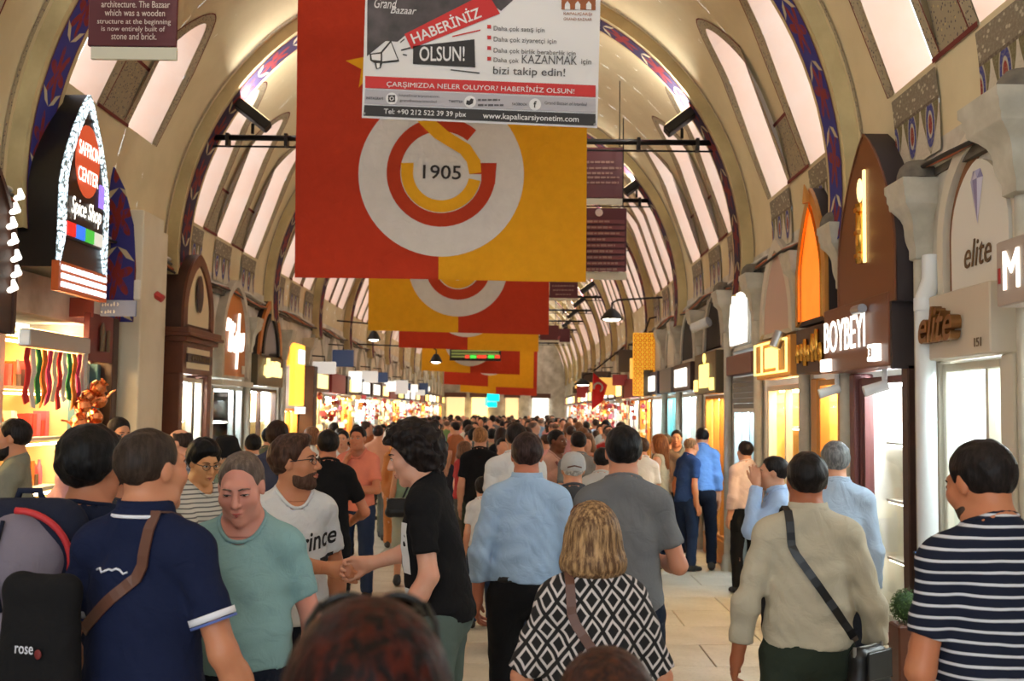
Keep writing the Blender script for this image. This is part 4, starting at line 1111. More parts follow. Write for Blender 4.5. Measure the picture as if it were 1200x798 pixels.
# ---------------- left wall
def shop_saffron():
    r = shop_root(-1, 8.35, 10.3, 'spice shop under a black arched hood with a glittering lit sign')
    cx, w, z0, z1, pt = -.39, .98, 3.06, 4.60, .42
    blk = mat('black_hood', (30, 27, 26), .35)
    o = arch_pts(w, z0, z1, 20, .42, cx); i = arch_pts(w - .2, z0 + .26, z1 - .12, 20, .36, cx)
    MB().prism(o, -pt + .03, .02).build('hood', blk, r, 'auto')
    tb = NT('glitter_led'); v = tb.coord('Object'); vo = tb.voro(v, 38); tb.base(lin((150, 170, 176)))
    tb.b.inputs['Emission Color'].default_value = lin((225, 246, 255)) + (1,); tb.link(tb.val('MULTIPLY', tb.step(vo.outputs[0], .75, .3), 1.9), tb.b.inputs['Emission Strength'])
    MB().ring(o, i, -pt, -pt + .035).build('lit_rim', tb.m, r)
    MB().prism(i, -pt + .012, -pt + .03).build('sign_face', mat('dark_sign_face', (38, 28, 22), .4), r)
    orange = mat('orange_badge', (206, 84, 50), .5, emit=(206, 84, 50), strength=.45)
    MB().prism([(cx + .25 * math.cos(a * math.pi / 12), 4.02 + .31 * math.sin(a * math.pi / 12)) for a in range(24)], -pt + .004, -pt + .012).build('orange_badge', orange, r)
    for s, z in (('SAFFRON', 4.11), ('CENTER', 3.89)): text(s, LITW, r, (cx, -pt - .004, z), width=.42, height=.12, extrude=.001)
    text('Spice Shop', LITW, r, (cx, -pt - .002, 3.58), width=.62, height=.19, extrude=.002, shear=.2)
    for k, c in enumerate(((200, 40, 34), (44, 110, 220), (60, 170, 60), (190, 190, 180))):
        box_obj('lit_language_tile', (cx - .38 + k * .19, -pt - .004, 3.34), (cx - .21 + k * .19, -pt + .012, 3.45), mat('tile_%d' % k, c, .5, emit=c, strength=.8), r)
    box_obj('lit_side_logo', (cx + .27, -pt - .002, 3.68), (cx + .36, -pt + .012, 3.88), mat('violet_logo', (150, 120, 220), .5, emit=(150, 120, 220), strength=.8), r)
    box_obj('lower_light_panel', (cx - .5, -pt, 2.87), (cx + .5, -pt + .06, 3.11), mat('panel_frame', (190, 92, 40), .5), r)
    mb = MB()
    for a in range(10):
        for b in range(3): mb.lathe([(.001, 0), (.04, 0), (.046, .02), (.04, .04), (.001, .04)], (cx - .42 + a * .094, -pt - .004, 2.905 + b * .068), 8, 1, .3)
    mb.build('lit_panel_ring', mat('panel_glow', (240, 244, 250), .5, emit=(235, 242, 255), strength=1.5), r, kind='stuff')
    # open stall: shelves, hanging towels, copper pots
    mb = MB(); mb.box((-.85, .0, 0), (.62, 1.2, 2.6)); mb.f = [tuple(reversed(q)) for k, q in enumerate(mb.f) if k != 2]; mb.mi = [0] * len(mb.f); mb.build('stall_interior', INC, r)
    for x in (-.8, -.1, .55): box_obj('lamp_panel', (x - .14, .05, 2.55), (x + .14, .3, 2.565), LEDW, r)
    box_obj('shop_rail', (-.9, -.22, 2.42), (.3, -.12, 2.56), STEEL, r, .01)
    box_obj('rail_post', (.24, -.2, 0), (.31, -.12, 2.45), STEEL, r, .008)
    for k in range(5):
        z = .35 + k * .44; box_obj('shelf', (-.85, .1, z - .03), (.6, .55, z), WHITEP, r); goods(r, 'mix', -.8, .56, z, .3, 90 + k, 16)
        box_obj('shelf_glow_strip', (-.82, .12, z + .37), (.58, .16, z + .385), LEDW, r)
    R = random.Random(4)
    cols = [(206, 60, 60), (230, 226, 220), (60, 130, 80), (226, 130, 60), (210, 70, 110), (236, 220, 190)]
    for k in range(12):
        x = -.85 + k * .1
        mb = MB(); mb.v = []; n = 5
        V = [(x + .004 * math.sin(j * 1.3 + k) + e * .075, -.17 + .012 * math.sin(j * 2 + k), 2.41 - j * .5 * R.uniform(.8, 1) / n) for j in range(n + 1) for e in (0, 1)]
        V += [(a, b + .012, c) for a, b, c in V]; m2 = 2 * (n + 1)
        mb.add(V, [(2 * j, 2 * j + 1, 2 * j + 3, 2 * j + 2) for j in range(n)] + [(m2 + 2 * j, m2 + 2 * j + 2, m2 + 2 * j + 3, m2 + 2 * j + 1) for j in range(n)] + [(2 * j, 2 * j + 2, m2 + 2 * j + 2, m2 + 2 * j) for j in range(n)] + [(2 * j + 1, m2 + 2 * j + 1, m2 + 2 * j + 3, 2 * j + 3) for j in range(n)] + [(0, m2, m2 + 1, 1), (2 * n, 2 * n + 1, m2 + 2 * n + 1, m2 + 2 * n)])
        c = cols[k % 6]; mb.build('scarf', cloth('scarf_%d' % (k % 6), c), None, False, label='folded %s scarf hanging on the spice shop rail, %s from the near end' % (['red', 'white', 'green', 'orange', 'pink', 'cream'][k % 6], ordn[k]), cat='scarf', group='scarves on the rail').matrix_world = r.matrix_basis
    cop = mat('goods_copper', (214, 130, 80), .25, .9)
    for k in range(16):
        p = Vector((.28 + R.uniform(-.14, .12), -.22 + R.uniform(-.1, .05), 1.1 + k * .065 + R.uniform(-.02, .02)))
        mb = MB().lathe([(.001, 0), (.05, 0), (.078, .04), (.07, .09), (.035, .115), (.045, .14), (.04, .14), (.03, .117), (.001, .11)], (0, 0, 0), 12)
        mb.tube([(.07, 0, .05), (.12, 0, .09), (.16, 0, .1)], .009, 6)
        o = mb.build('copper_pot', cop, None, 'auto', label='small shiny copper coffee pot hanging in a bunch beside the spice shelves', cat='pot', group='copper pots hung in a bunch')
        o.matrix_world = r.matrix_basis @ Matrix.Translation(p) @ Euler((R.uniform(-.9, .9), R.uniform(-.9, .9), R.uniform(0, 6))).to_matrix().to_4x4()
shop_saffron()
def shop_leftedge():
    r = shop_root(-1, 6.6, 8.35, 'dark shopfront edge with glowing white script on a brown arch')
    arch_panel(r, -.4, 1.0, 2.45, 3.7, .5, DARKW, DARKW, .04, .2, DARKSIDE, .02)
    for k in range(7):
        z = 2.75 + k * .11; x = -.03 + .05 * math.sin(k * 1.2)
        MB().tube([(x - .03, -.52, z), (x + .05, -.52, z + .03), (x + .02, -.52, z + .08)], [.02, .028, .015], 6).build('lit_script', LITW, r, True)
    window(r, -.75, .75, .3, 2.4, DARKW, INC, LEDW, (.5,), .8, 4, 'mix', 61, plinth=DARKW)
shop_leftedge()
def passage():
    r = empty('pier', (XL, 10.75, 0), 0, 'cream plaster pier with blue painted soffit at the side passage', 'pier', kind='structure')
    PP = mat('pier_plaster', (226, 216, 192), .8, spot=(200, 186, 156), scale=2, amt=.5)
    box_obj('pier_body', (-.1, -.30, 0), (.37, .30, 3.9), PP, r, .01)
    box_obj('pier_return', (-.1, .30, 0), (.12, 1.2, 3.9), PP, r, .01)
    P = [(-.07, 2.78), (.30, 2.78), (.31, 3.3), (.27, 3.75), (.17, 4.1), (.06, 4.32), (-.07, 4.36)]
    n = len(P); V = [(x, -.315, z) for x, z in P]; V += [(x, -.29, z) for x, z in P]
    mb = MB().add(V, [tuple(range(n))] + [(i, n + i, n + (i + 1) % n, (i + 1) % n) for i in range(n)])
    link_mesh('painted_soffit', mb.v, mb.f, FLORAL1, r, False, [((x + .07) / .38, z) for x, z in P] * 2)
    box_obj('sticker', (.0, -.308, 2.05), (.07, -.298, 2.14), mat('sticker_blue', (90, 100, 170), .5), r)
    box_obj('alarm_box', (.3, -.33, 3.0), (.36, -.29, 3.2), WHITEP, r, .01)
    mb = MB().tube([(.372, .1, 3.1), (.45, .1, 3.05)], .04, 8); mb.build('red_beacon', mat('goods_red', (176, 48, 44), .5), r, 'auto')
    # doorway of the passage: teal frame, maroon boards and projecting street sign
    d = shop_root(-1, 9.8, 10.4, 'narrow teal doorway with maroon picture board beside the cream pier')
    teal = mat('teal_frame', (70, 110, 118), .5)
    for x in (-.28, .02): box_obj('door_frame', (x, -.1, 0), (x + .07, .05, 2.35), teal, d, .006)
    box_obj('door_pane', (-.21, -.02, 0), (.02, -.01, 2.35), mat('pale_pane', (196, 210, 208), .3), d)
    box_obj('dark_post', (.12, -.2, 0), (.26, .05, 2.8), DARKW, d, .01)
    box_obj('picture_board', (-.46, -.2, 2.36), (.1, -.14, 2.8), mat('maroon_board', (110, 34, 28), .5), d, .006)
    mb = MB().lathe([(.001, 0), (.06, .0), (.05, .12), (.07, .18), (.03, .26), (.001, .27)], (-.2, -.22, 2.46), 8, 1, .15); mb.lathe([(.001, 0), (.04, .0), (.04, .2), (.001, .21)], (-.06, -.22, 2.46), 8, 1, .15)
    mb.build('board_picture', mat('bronze_sign', (84, 70, 48), .4, .4), d)
    ps = empty('street_sign', onX(140, 362, XL + .45), 0, 'blue grey projecting street sign with white words by the pier', 'sign')
    box_obj('sign_plate', (-.17, -.02, -.07), (.16, .0, .08), mat('sign_bluegrey', (120, 126, 150), .5), ps, .006)
    box_obj('sign_plate', (-.62, -.02, -.08), (-.23, .0, .1), mat('sign_rust', (138, 60, 48), .5), ps, .006)
    strokes(ps, WHITEP, -.16, .0, .02, .06, -.022, 6, 1, r=.008); strokes(ps, WHITEP, -.16, -.03, -.045, -.005, -.022, 5, 2, r=.008)
    MB().tube([(-.22, -.01, .1), (-.24, -.01, .13), (-.45, -.0, .14)], .012, 6).build('sign_arm', BLACKM, ps)
passage()
def shop_brown():
    r = shop_root(-1, 12.05, 14.15, 'brown wooden shopfront with a cream arch panel and an oval medallion')
    cx = -.4; pt = .28
    arch_panel(r, cx, 1.2, 2.86, 3.78, pt, mat('cream_inset', (232, 216, 178), .5), REDW, .14, .12, DARKW, .03)
    MB().lathe([(.001, -.012), (.12, -.012), (.13, .0), (.1, .012), (.001, .014)], (0, 0, 0), 20).build('medallion', DARKW, r, 'auto').matrix_local = Matrix.Translation((cx, -pt - .0, 3.3)) @ Euler((math.pi / 2, 0, 0)).to_matrix().to_4x4() @ Matrix.Diagonal((1, 1.75, 1, 1))
    for k, (d, z0, z1) in enumerate(((.34, 2.80, 2.86), (.37, 2.76, 2.80), (.31, 2.70, 2.76))): box_obj('cornice', (cx - .62 - d + .28, -d - .02, z0), (cx + .62 + d - .28, .02, z1), REDW, r, .006)
    box_obj('name_panel', (cx - .6, -pt, 2.34), (cx + .6, .02, 2.70), REDW, r, .006)
    box_obj('cream_plate', (cx - .46, -pt - .012, 2.4), (cx + .42, -pt, 2.64), mat('cream_inset', (232, 216, 178), .5), r)
    mb = MB().box((cx - .5, -pt - .03, 2.47), (cx + .48, -pt - .01, 2.57)); mb.build('name_bar', DARKW, r)
    strokes(r, mat('olive_letter', (112, 92, 62), .5), cx - .4, cx + .38, 2.485, 2.56, -pt - .034, 8, 9, r=.016)
    for x0 in (cx - .62, cx + .5): box_obj('pilaster', (x0, -pt + .02, 0), (x0 + .14, .02, 2.34), REDW, r, .01)
    window(r, cx - .48, cx + .5, .3, 2.3, CREAMP, INC, LED, (.6,), .8, 4, 'gold', 71, front=-.2, plinth=REDW)
    window(r, .28, .95, .3, 2.3, ALU, INC, LEDW, (), .8, 4, 'mix', 72, plinth=CREAMP)
shop_brown()
def shop_script():
    r = shop_root(-1, 14.15, 15.95, 'shopfront with white script on a honey orange wooden arch')
    arch_panel(r, 0, 1.45, 2.36, 3.76, .12, ORANGEW, STONE, .1, .1, STONE, .05)
    strokes(r, LITW, -.5, -.05, 3.0, 3.25, -.09, 4, 3, r=.022, slant=.06); strokes(r, LITW, -.35, .45, 2.72, 3.05, -.09, 9, 4, r=.024, slant=.05)
    MB().tube([(.1, -.09, 2.5), (.14, -.09, 2.9), (.2, -.09, 3.3)], [.02, .026, .018], 6).build('lettering_stroke', LITW, r, True); box_obj('number_mark', (.42, -.1, 2.44), (.54, -.085, 2.56), mat('pale_mark', (222, 220, 200), .5), r)
    box_obj('ledge', (-.82, -.16, 2.26), (.82, .02, 2.33), CREAMP, r, .006)
    window(r, -.78, .78, .3, 2.25, ALU, INW, LEDC, (.7,), .8, 4, 'mix', 73, plinth=CREAMP)
shop_script()
def shop_rim():
    r = shop_root(-1, 15.95, 18.4, 'shopfront with an orange rimmed dark arch and glowing white letters')
    arch_panel(r, 0, 1.6, 2.8, 3.7, .12, mat('grey_lilac_face', (150, 146, 150), .6), ORANGEW, .12, .15, DARKSIDE, .04)
    MB().ring(arch_pts(1.2, 2.82, 3.5, 14, .1), arch_pts(1.0, 2.82, 3.4, 14, .1), -.13, -.09).build('inner_rim', BLACKM, r)
    sign_box(r, -.9, .9, 2.3, 2.78, .12, mat('bronze_sign', (84, 70, 48), .4, .4)); strokes(r, LITG, -.55, .6, 2.42, 2.74, -.14, 8, 6, r=.045, slant=.03)
    window(r, -.9, .9, .3, 2.26, DARKW, INC, LED, (.4,), .8, 4, 'bust', 74, plinth=DARKW)
shop_rim()
def shop_yellow():
    r = shop_root(-1, 18.4, 20.4, 'shopfront with a tall yellow lit panel and small white sign')
    box_obj('lit_tall_panel', (-.75, -.2, 2.0), (.1, -.1, 3.1), mat('amber_panel', (255, 196, 80), .5, emit=(255, 176, 60), strength=1.3), r, .01)
    box_obj('lit_plate', (-.5, -.24, 2.75), (-.1, -.2, 3.0), LITW, r); box_obj('lit_plate', (-.7, -.24, 1.86), (.05, -.2, 1.98), LITW, r)
    box_obj('brown_pillar', (.5, -.3, 0), (.85, .05, 2.75), DARKW, r, .01)
    window(r, -.8, .48, .3, 1.95, HONEY, ING, LEDW, (.5,), .8, 3, 'mix', 75, plinth=DARKW)
shop_yellow()
for k in range(7, len(LB) - 1):
    s_ = pal[(k * 2 + 3) % 5]; plain_shop(-1, LB[k], LB[k + 1], 140 + k, 'small distant shop with %s sign, %s beyond the tall yellow panel' % (words[(k * 2 + 3) % 5], ordn[k - 7]), s_)

# ================================================================ poles with floodlights
def pole(y, z, lab, spots=((-3.18, 1), (1.93, -1)), energy=60):
    hw = math.sqrt(RV ** 2 - (z - ZC) ** 2)
    r = empty('light_pole', (CX, y, z), 0, lab, 'pole', 'dark poles across the vault')
    MB().tube([(-hw + .05, 0, 0), (hw - .05, 0, 0)], .035, 8).build('bar', BLACKM, r, True)
    MB().tube([(-hw + .05, .06, -.09), (hw - .05, .06, -.09)], .012, 6).build('stay_rod', BLACKM, r, True)
    for k in range(9): MB().box((-hw + .3 + k * (2 * hw - .6) / 8 - .02, -.04, -.1), (-hw + .3 + k * (2 * hw - .6) / 8 + .02, .08, .05)).build('bracket', BLACKM, r)
    for sx, d in spots:
        a = Vector((sx - CX, 0, .05)); h = Vector((-.19 * d, -.05, .2)); c = a + Vector((0, 0, .1))
        MB().tube([a, a + Vector((0, 0, .12))], .02, 6).build('lamp_bracket', BLACKM, r)
        M = Matrix.Translation(c + Vector((0, 0, .12))) @ Euler((math.radians(-12), math.radians(38 * d), 0)).to_matrix().to_4x4()
        o = MB().box((-.24, -.075, -.06), (.24, .075, .06), .012).build('floodlight', BLACKM, r); o.matrix_local = M
        g = MB().box((-.2, -.06, .061), (.2, .06, .066)).build('lamp_glass', mat('flood_glass', (255, 240, 210), .3, emit=(255, 222, 170), strength=2), o)
        ld = bpy.data.lights.new('flood_lamp', 'AREA'); ld.shape = 'RECTANGLE'; ld.size = .4; ld.size_y = .12; ld.energy = energy; ld.color = (1, .96, .9)
        lo = bpy.data.objects.new('flood_lamp', ld); COL.objects.link(lo); lo.parent = o; lo.matrix_local = Matrix.Translation((0, 0, .075)) @ Euler((math.pi, 0, 0)).to_matrix().to_4x4()
PZ = [(.7, 5.15), (4.7, 5.15), (8.78, 5.75), (12.5, 5.16), (17.3, 5.42), (21.3, 5.3), (25.2, 5.2), (29.1, 5.1), (33, 5.1), (37, 5.1), (41, 5.1), (45, 5.1), (49, 5.1)]
for k, (y, z) in enumerate(PZ):
    pole(y, z, 'dark floodlight pole across the vault, %s from the camera end' % ordn[k], energy=FLOOD)

# ================================================================ boards, poster, banners
class Sheet:
    """a hanging sheet at depth D; outlines are given as the pixels they cover in the photograph"""
    def __init__(s, root, D, wave=None):
        s.r, s.D, s.o = root, D, root.location.copy(); s.wave = wave or (lambda x, z: 0)
    def p(s, px, py, lay=0):
        v = onY(px, py, s.D - .004 * lay) - s.o
        return Vector((v.x, v.y + s.wave(v.x, v.z), v.z))
    def grid(s, quad, m, lay, name, nx=20, nz=20, thick=0.003):
        tl, tr, br, bl = [Vector(q) for q in quad]; V = []
        for j in range(nz + 1):
            for i in range(nx + 1):
                u, v = i / nx, j / nz; q = (tl * (1 - u) + tr * u) * (1 - v) + (bl * (1 - u) + br * u) * v; V.append(s.p(q.x, q.y, lay))
        n = len(V); k = nx + 1
        Fq = [(j * k + i, (j + 1) * k + i, (j + 1) * k + i + 1, j * k + i + 1) for j in range(nz) for i in range(nx)]
        if thick:
            V += [v + Vector((0, thick, 0)) for v in V]; Fq += [tuple(reversed([q + n for q in f])) for f in Fq[:nx * nz]]
        return link_mesh(name, V, Fq, m, s.r, True)
    def poly(s, pts, m, lay, name):
        V = [s.p(x, y, lay) for x, y in pts]; n = len(V); V += [s.p(x, y, lay - .6) for x, y in pts]
        return link_mesh(name, V, [tuple(range(n))] + [(i, (i + 1) % n, n + (i + 1) % n, n + i) for i in range(n)], m, s.r)
    def band(s, c, r0, r1, a0, a1, m, lay, name, n=40):
        A = [math.radians(a0 + (a1 - a0) * k / n) for k in range(n + 1)]
        V = [s.p(c[0] + r * math.cos(a), c[1] - r * math.sin(a), lay) for a in A for r in (r0, r1)]
        return link_mesh(name, V, [(2 * k, 2 * k + 1, 2 * k + 3, 2 * k + 2) for k in range(n)], m, s.r)
    def disc(s, c, r, m, lay, name, clip=None, n=64):
        rings = 8; V = [s.p(c[0], c[1], lay)]; Fq = []
        for j in range(1, rings + 1):
            for k in range(n):
                a = 2 * math.pi * k / n; V.append(s.p(c[0] + r * j / rings * math.cos(a), c[1] - r * j / rings * math.sin(a), lay))
        for k in range(n): Fq.append((0, 1 + k, 1 + (k + 1) % n))
        for j in range(rings - 1):
            for k in range(n): a, b = 1 + j * n + k, 1 + j * n + (k + 1) % n; Fq.append((a, a + n, b + n, b))
        return link_mesh(name, V, Fq, m, s.r, True)
    def text(s, t, cx, cy, w, h, m, lay, tilt=.04, align='C', **kw):
        q = s.p(cx, cy, lay); k = s.D / F
        def wp(co):
            co = co.copy(); b = s.wave(q.x, q.z); co[:, 1] += np.array([s.wave(x, z) for x, z in co[:, (0, 2)]]) - b; return co
        return text(t, m, s.r, tuple(q), (math.pi / 2, tilt - .012, 0), width=w * k if w else None, height=h * k if h else None, extrude=.0006, align=align, warp=wp, **kw)

def marks(S, cx, cy, w, h, m, lay, seed):
    """a line of print too small or blurred to read: word-like runs of short bars"""
    R = random.Random(seed); x = cx - w / 2
    while x < cx + w / 2 - 1:
        b = min(R.uniform(4, 9) * h / 4, cx + w / 2 - x); e = h * R.uniform(.3, .42)
        S.poly([(x, cy - e), (x + b, cy - e), (x + b, cy + e), (x, cy + e)], m, lay, 'print_mark'); x += b + h * .35
RED = cloth('banner_red', (190, 58, 32), .75); YEL = cloth('banner_yellow', (238, 172, 30), .75); BWH = cloth('banner_white', (226, 224, 220), .75)
INK = mat('dark_ink', (40, 36, 36), .7)
def banner(D, x0, x1, split, top, bot, flip, c, r, label, emblem=False, star=False, z=0):
    lo = onY((x0 + x1) / 2, bot, D)
    root = empty('banner', lo, 0, label, 'banner', 'red and yellow club banners')
    S = Sheet(root, D, lambda x, z: .03 * math.sin(x * 2.1 + D) + .02 * math.sin(z * 1.4 + x * 1.7) + .006 * math.sin(x * 9 + z * 5))
    a, b = (YEL, RED) if flip else (RED, YEL); d = (bot - 480) * .0
    S.grid([(x0 + 5, top), (split + 1, top), (split, bot + 1), (x0, bot - 2)], a, 0, 'left_field', 12, 24)
    S.grid([(split + 1, top), (x1 + 3, top), (x1, bot + 3), (split, bot + 1)], b, 0, 'right_field', 12, 24)
    S.disc(c, r, BWH, 1, 'white_disc'); k = r / 97.0
    rd = cloth('emblem_red', (186, 62, 34), .75); yl = cloth('emblem_yellow', (240, 178, 36), .75)
    if not emblem:
        S.band(c, 44 * k, 64 * k, 0, 360, rd, 2, 'emblem_ring'); S.band(c, 26 * k, 42 * k, 0, 360, yl, 2, 'emblem_arc')
    else:
        cx, cy = c
        S.band((cx, cy - 2), 48 * k, 64 * k, 50, 350, rd, 2, 'emblem_ring')
        S.poly([(cx + 33 * k, cy - 13 * k), (cx + 65 * k, cy - 13 * k), (cx + 63 * k, cy + 12 * k), (cx + 47 * k, cy + 12 * k), (cx + 47 * k, cy - 0 * k), (cx + 33 * k, cy - 0 * k)], rd, 2.4, 'emblem_bar')
        S.band((cx, cy - 2), 33 * k, 47 * k, 180, 348, yl, 2.6, 'emblem_arc')
        S.poly([(cx - 47 * k, cy - 13 * k), (cx - 32 * k, cy - 13 * k), (cx - 33 * k, cy), (cx - 47 * k, cy)], yl, 2.6, 'emblem_arc_end')
        pts = [(cx - 28, cy - 62), (cx - 6, cy - 62), (cx + 8, cy - 50), (cx + 34, cy - 34), (cx + 46, cy - 16), (cx + 47, cy - 2), (cx + 33, cy), (cx + 30, cy - 14), (cx + 22, cy - 24), (cx - 8, cy - 42)]
        S.poly(pts, yl, 3, 'emblem_stroke')
        S.text('1905', cx + 1, cy - 2, 45, 17, INK, 3.4, .02, bold=.01)
    if star:
        P = []
        for q in range(10):
            a = math.radians(90 + 36 * q + 8); rr = 30 if q % 2 == 0 else 12; P.append((434 + rr * math.cos(a), 75 - rr * math.sin(a)))
        S.poly(P, YEL, 1, 'star')
    MB().tube([(onY(x0 - 2, top, D) - lo), (onY(x1 + 2, top, D) - lo)], .025, 8).build('top_rod', BLACKM, root)
    return root
banner(11.2, 345, 687, 514, -240, 327, False, (517, 204), 97, 'largest red and yellow hanging banner with white disc reading 1905', True, True)
banner(17.7, 431, 643, 537, 40, 389, True, (537, 313), 58, 'second hanging banner, yellow at its left with an orange red half')
banner(23.2, 467, 631, 548, 150, 409, False, (547, 353), 42, 'third hanging banner behind, orange red at its left and yellow')
banner(29.5, 494, 609, 551, 230, 436, True, (551, 399), 30, 'fourth hanging banner with the green display board in front')
banner(35.0, 520, 625, 572, 270, 452, False, (574, 415), 25, 'fifth hanging banner, mostly yellow beside the green display board')
banner(41.5, 539, 629, 581, 300, 461, True, (582, 429), 21, 'farthest red and yellow hanging banner above the distant crowd')

# advertising poster
def poster():
    D = 8.6; lo = onY(563, 148, D)
    root = empty('poster', lo, 0, 'white printed poster with megaphone and red headline hanging before the banner', 'poster')
    S = Sheet(root, D)
    W_ = mat('poster_white', (226, 226, 228), .55); RD = mat('poster_red', (196, 38, 40), .55); BK = mat('poster_black', (36, 34, 36), .55); GR = mat('poster_grey', (176, 174, 182), .55); TX = mat('poster_text_grey', (84, 82, 84), .6); PH = mat('poster_photo', (52, 48, 52), .5, spot=(96, 88, 92), scale=5, amt=.8); OC = mat('poster_brown', (150, 84, 44), .55)
    sl = lambda x, y: y + .041 * (x - 424)
    S.grid([(430, -62), (705, -54), (700, 150), (424, 138)], W_, 0, 'sheet', 24, 20)
    S.poly([(431, -60), (662, -54), (587, 13), (575, 4), (474, 42), (466, 49), (452, 48), (430, 66)], PH, 1, 'photo_area')
    S.text('Grand', 452, 4, 27, 12, W_, 2, .05, shear=.3); S.text('Bazaar', 473, 12, 31, 9, W_, 2, .05, shear=.3)
    S.poly([(474, 40), (571, -9), (586, 16), (482, 57)], RD, 2, 'red_flash')
    S.text('HABERİNİZ', 522, 28, 88, 17, W_, 3, -.385, bold=.012)
    S.poly([(484, 54), (556, 46), (557, 79), (484, 75)], BK, 2, 'black_flash'); S.text('OLSUN!', 518, 63, 54, 18, W_, 3, .0, bold=.012)
    # megaphone
    S.poly([(433, 63), (446, 61), (458, 47), (468, 72), (448, 74), (446, 80), (441, 81), (439, 74), (434, 71)], BK, 2, 'megaphone_outline')
    S.poly([(448, 62), (458, 50), (466, 70), (448, 72)], W_, 3, 'megaphone_horn'); S.poly([(435, 64), (446, 63), (446, 71), (436, 70)], W_, 3, 'megaphone_body'); S.poly([(441, 74), (445, 74), (445, 79), (442, 80)], W_, 3, 'megaphone_grip')
    for a, b in (((469, 49), (474, 45)), ((470, 58), (481, 55)), ((472, 63), (477, 64))): S.poly([a, b, (b[0], b[1] + 1.6), (a[0], a[1] + 1.6)], BK, 2, 'sound_mark')
    S.poly([(530, 42), (563, 34.5), (563, 36), (530, 43.5)], RD, 2, 'red_rule'); S.poly([(528, 81), (562, 85), (562, 86.4), (528, 82.4)], BK, 2, 'black_rule')
    rows = [('Daha çok satış için', 31, 61), ('Daha çok ziyaretçi için', 43.6, 75), ('Daha çok birlik beraberlik için', 56, 98), ('Daha çok', 68.5, 30)]
    for t, y, w in rows:
        S.poly([(571, y - 2), (575.5, y - 1.8), (575.5, y + 2.6), (571, y + 2.4)], RD, 2, 'bullet'); S.text(t, 578.5, y + 1.5 + w * .02, w, None, TX, 2, .04, 'L')
    S.text('KAZANMAK', 644, 70, 66, 10.5, TX, 2, .03); S.text('için', 687, 73, 12, None, TX, 2, .04); S.text('bizi takip edin!', 620, 85, 86, 12.5, TX, 2, .035, bold=.006)
    S.poly([(428, 89), (698, 100), (698, 114), (428, 103)], RD, 2, 'red_strip'); S.text('ÇARŞIMIZDA NELER OLUYOR? HABERİNİZ OLSUN!', 563, 102.5, 224, 9.5, W_, 3, .041)
    S.poly([(428, 104.5), (698, 115.5), (698, 132), (427, 121.5)], GR, 2, 'grey_strip')
    for t, x, w in (('INSTAGRAM', 439, 20), ('TWITTER', 534, 17), ('FACEBOOK', 609, 18)): S.text(t, x, sl(x, 114.5), w, 3.2, INK, 3, .041)
    for t, x, y, w in (('kapalicarsiyonetim', 491, 110, 48), ('grandbazaaristanbul', 490, 116, 44), ('Grand Bazaar of Istanbul', 663, 111.5, 50)): S.text(t, x, sl(x, y), w, 4, TX, 3, .041)
    marks(S, 573, sl(573, 111), 26, 3, TX, 3, 1); marks(S, 575, sl(575, 117), 30, 3, TX, 3, 2)
    for x in (459, 551, 627):
        y = sl(x, 114); S.disc((x, y), 7, W_, 3, 'icon_disc', n=24); 
    y = sl(459, 114); S.poly([(455, y - 4), (463, y - 4), (463, y + 4), (455, y + 4)], BK, 4, 'camera_icon'); S.band((459, y), 1.6, 2.6, 0, 360, W_, 5, 'camera_icon_lens', 12)
    y = sl(551, 114); S.poly([(547, y - 2), (550, y - 1), (552, y - 4), (555, y - 3), (554, y + 2), (550, y + 4), (546, y + 3)], BK, 4, 'bird_icon')
    S.text('f', 627, sl(627, 114), None, 8, BK, 4, .04, bold=.02)
    S.poly([(427, 123), (698, 133.5), (698, 147.5), (426, 135.5)], BK, 2, 'black_strip')
    S.text('Tel: +90 212 522 39 39 pbx', 498, 133, 98, 8, W_, 3, .041, bold=.006); S.text('www.kapalicarsiyonetim.com', 622, 138.5, 114, 9, W_, 3, .041, bold=.006)
    S.poly([(658, -14), (698, -12), (698, 12), (658, 11)], OC, 2, 'logo_block')
    for x in (665, 677, 690): S.poly([(x - 3, 11), (x - 3, 5), (x, 1), (x + 3, 5), (x + 3, 11.4)], W_, 3, 'logo_arch')
    S.text('KAPALIÇARŞI', 677, 16.5, 34, 4.6, OC, 3, .03); S.text('GRAND BAZAAR', 677, 22.5, 34, 3.4, OC, 3, .03)
    MB().tube([onY(426, -64, D) - lo, onY(710, -56, D) - lo], .018, 8).build('top_rod', BLACKM, root)
    for x in (427, 697): MB().ball(S.p(x, 133 if x < 500 else 146, 3), .012, 6, 4).build('eyelet', STEEL, root)
poster()

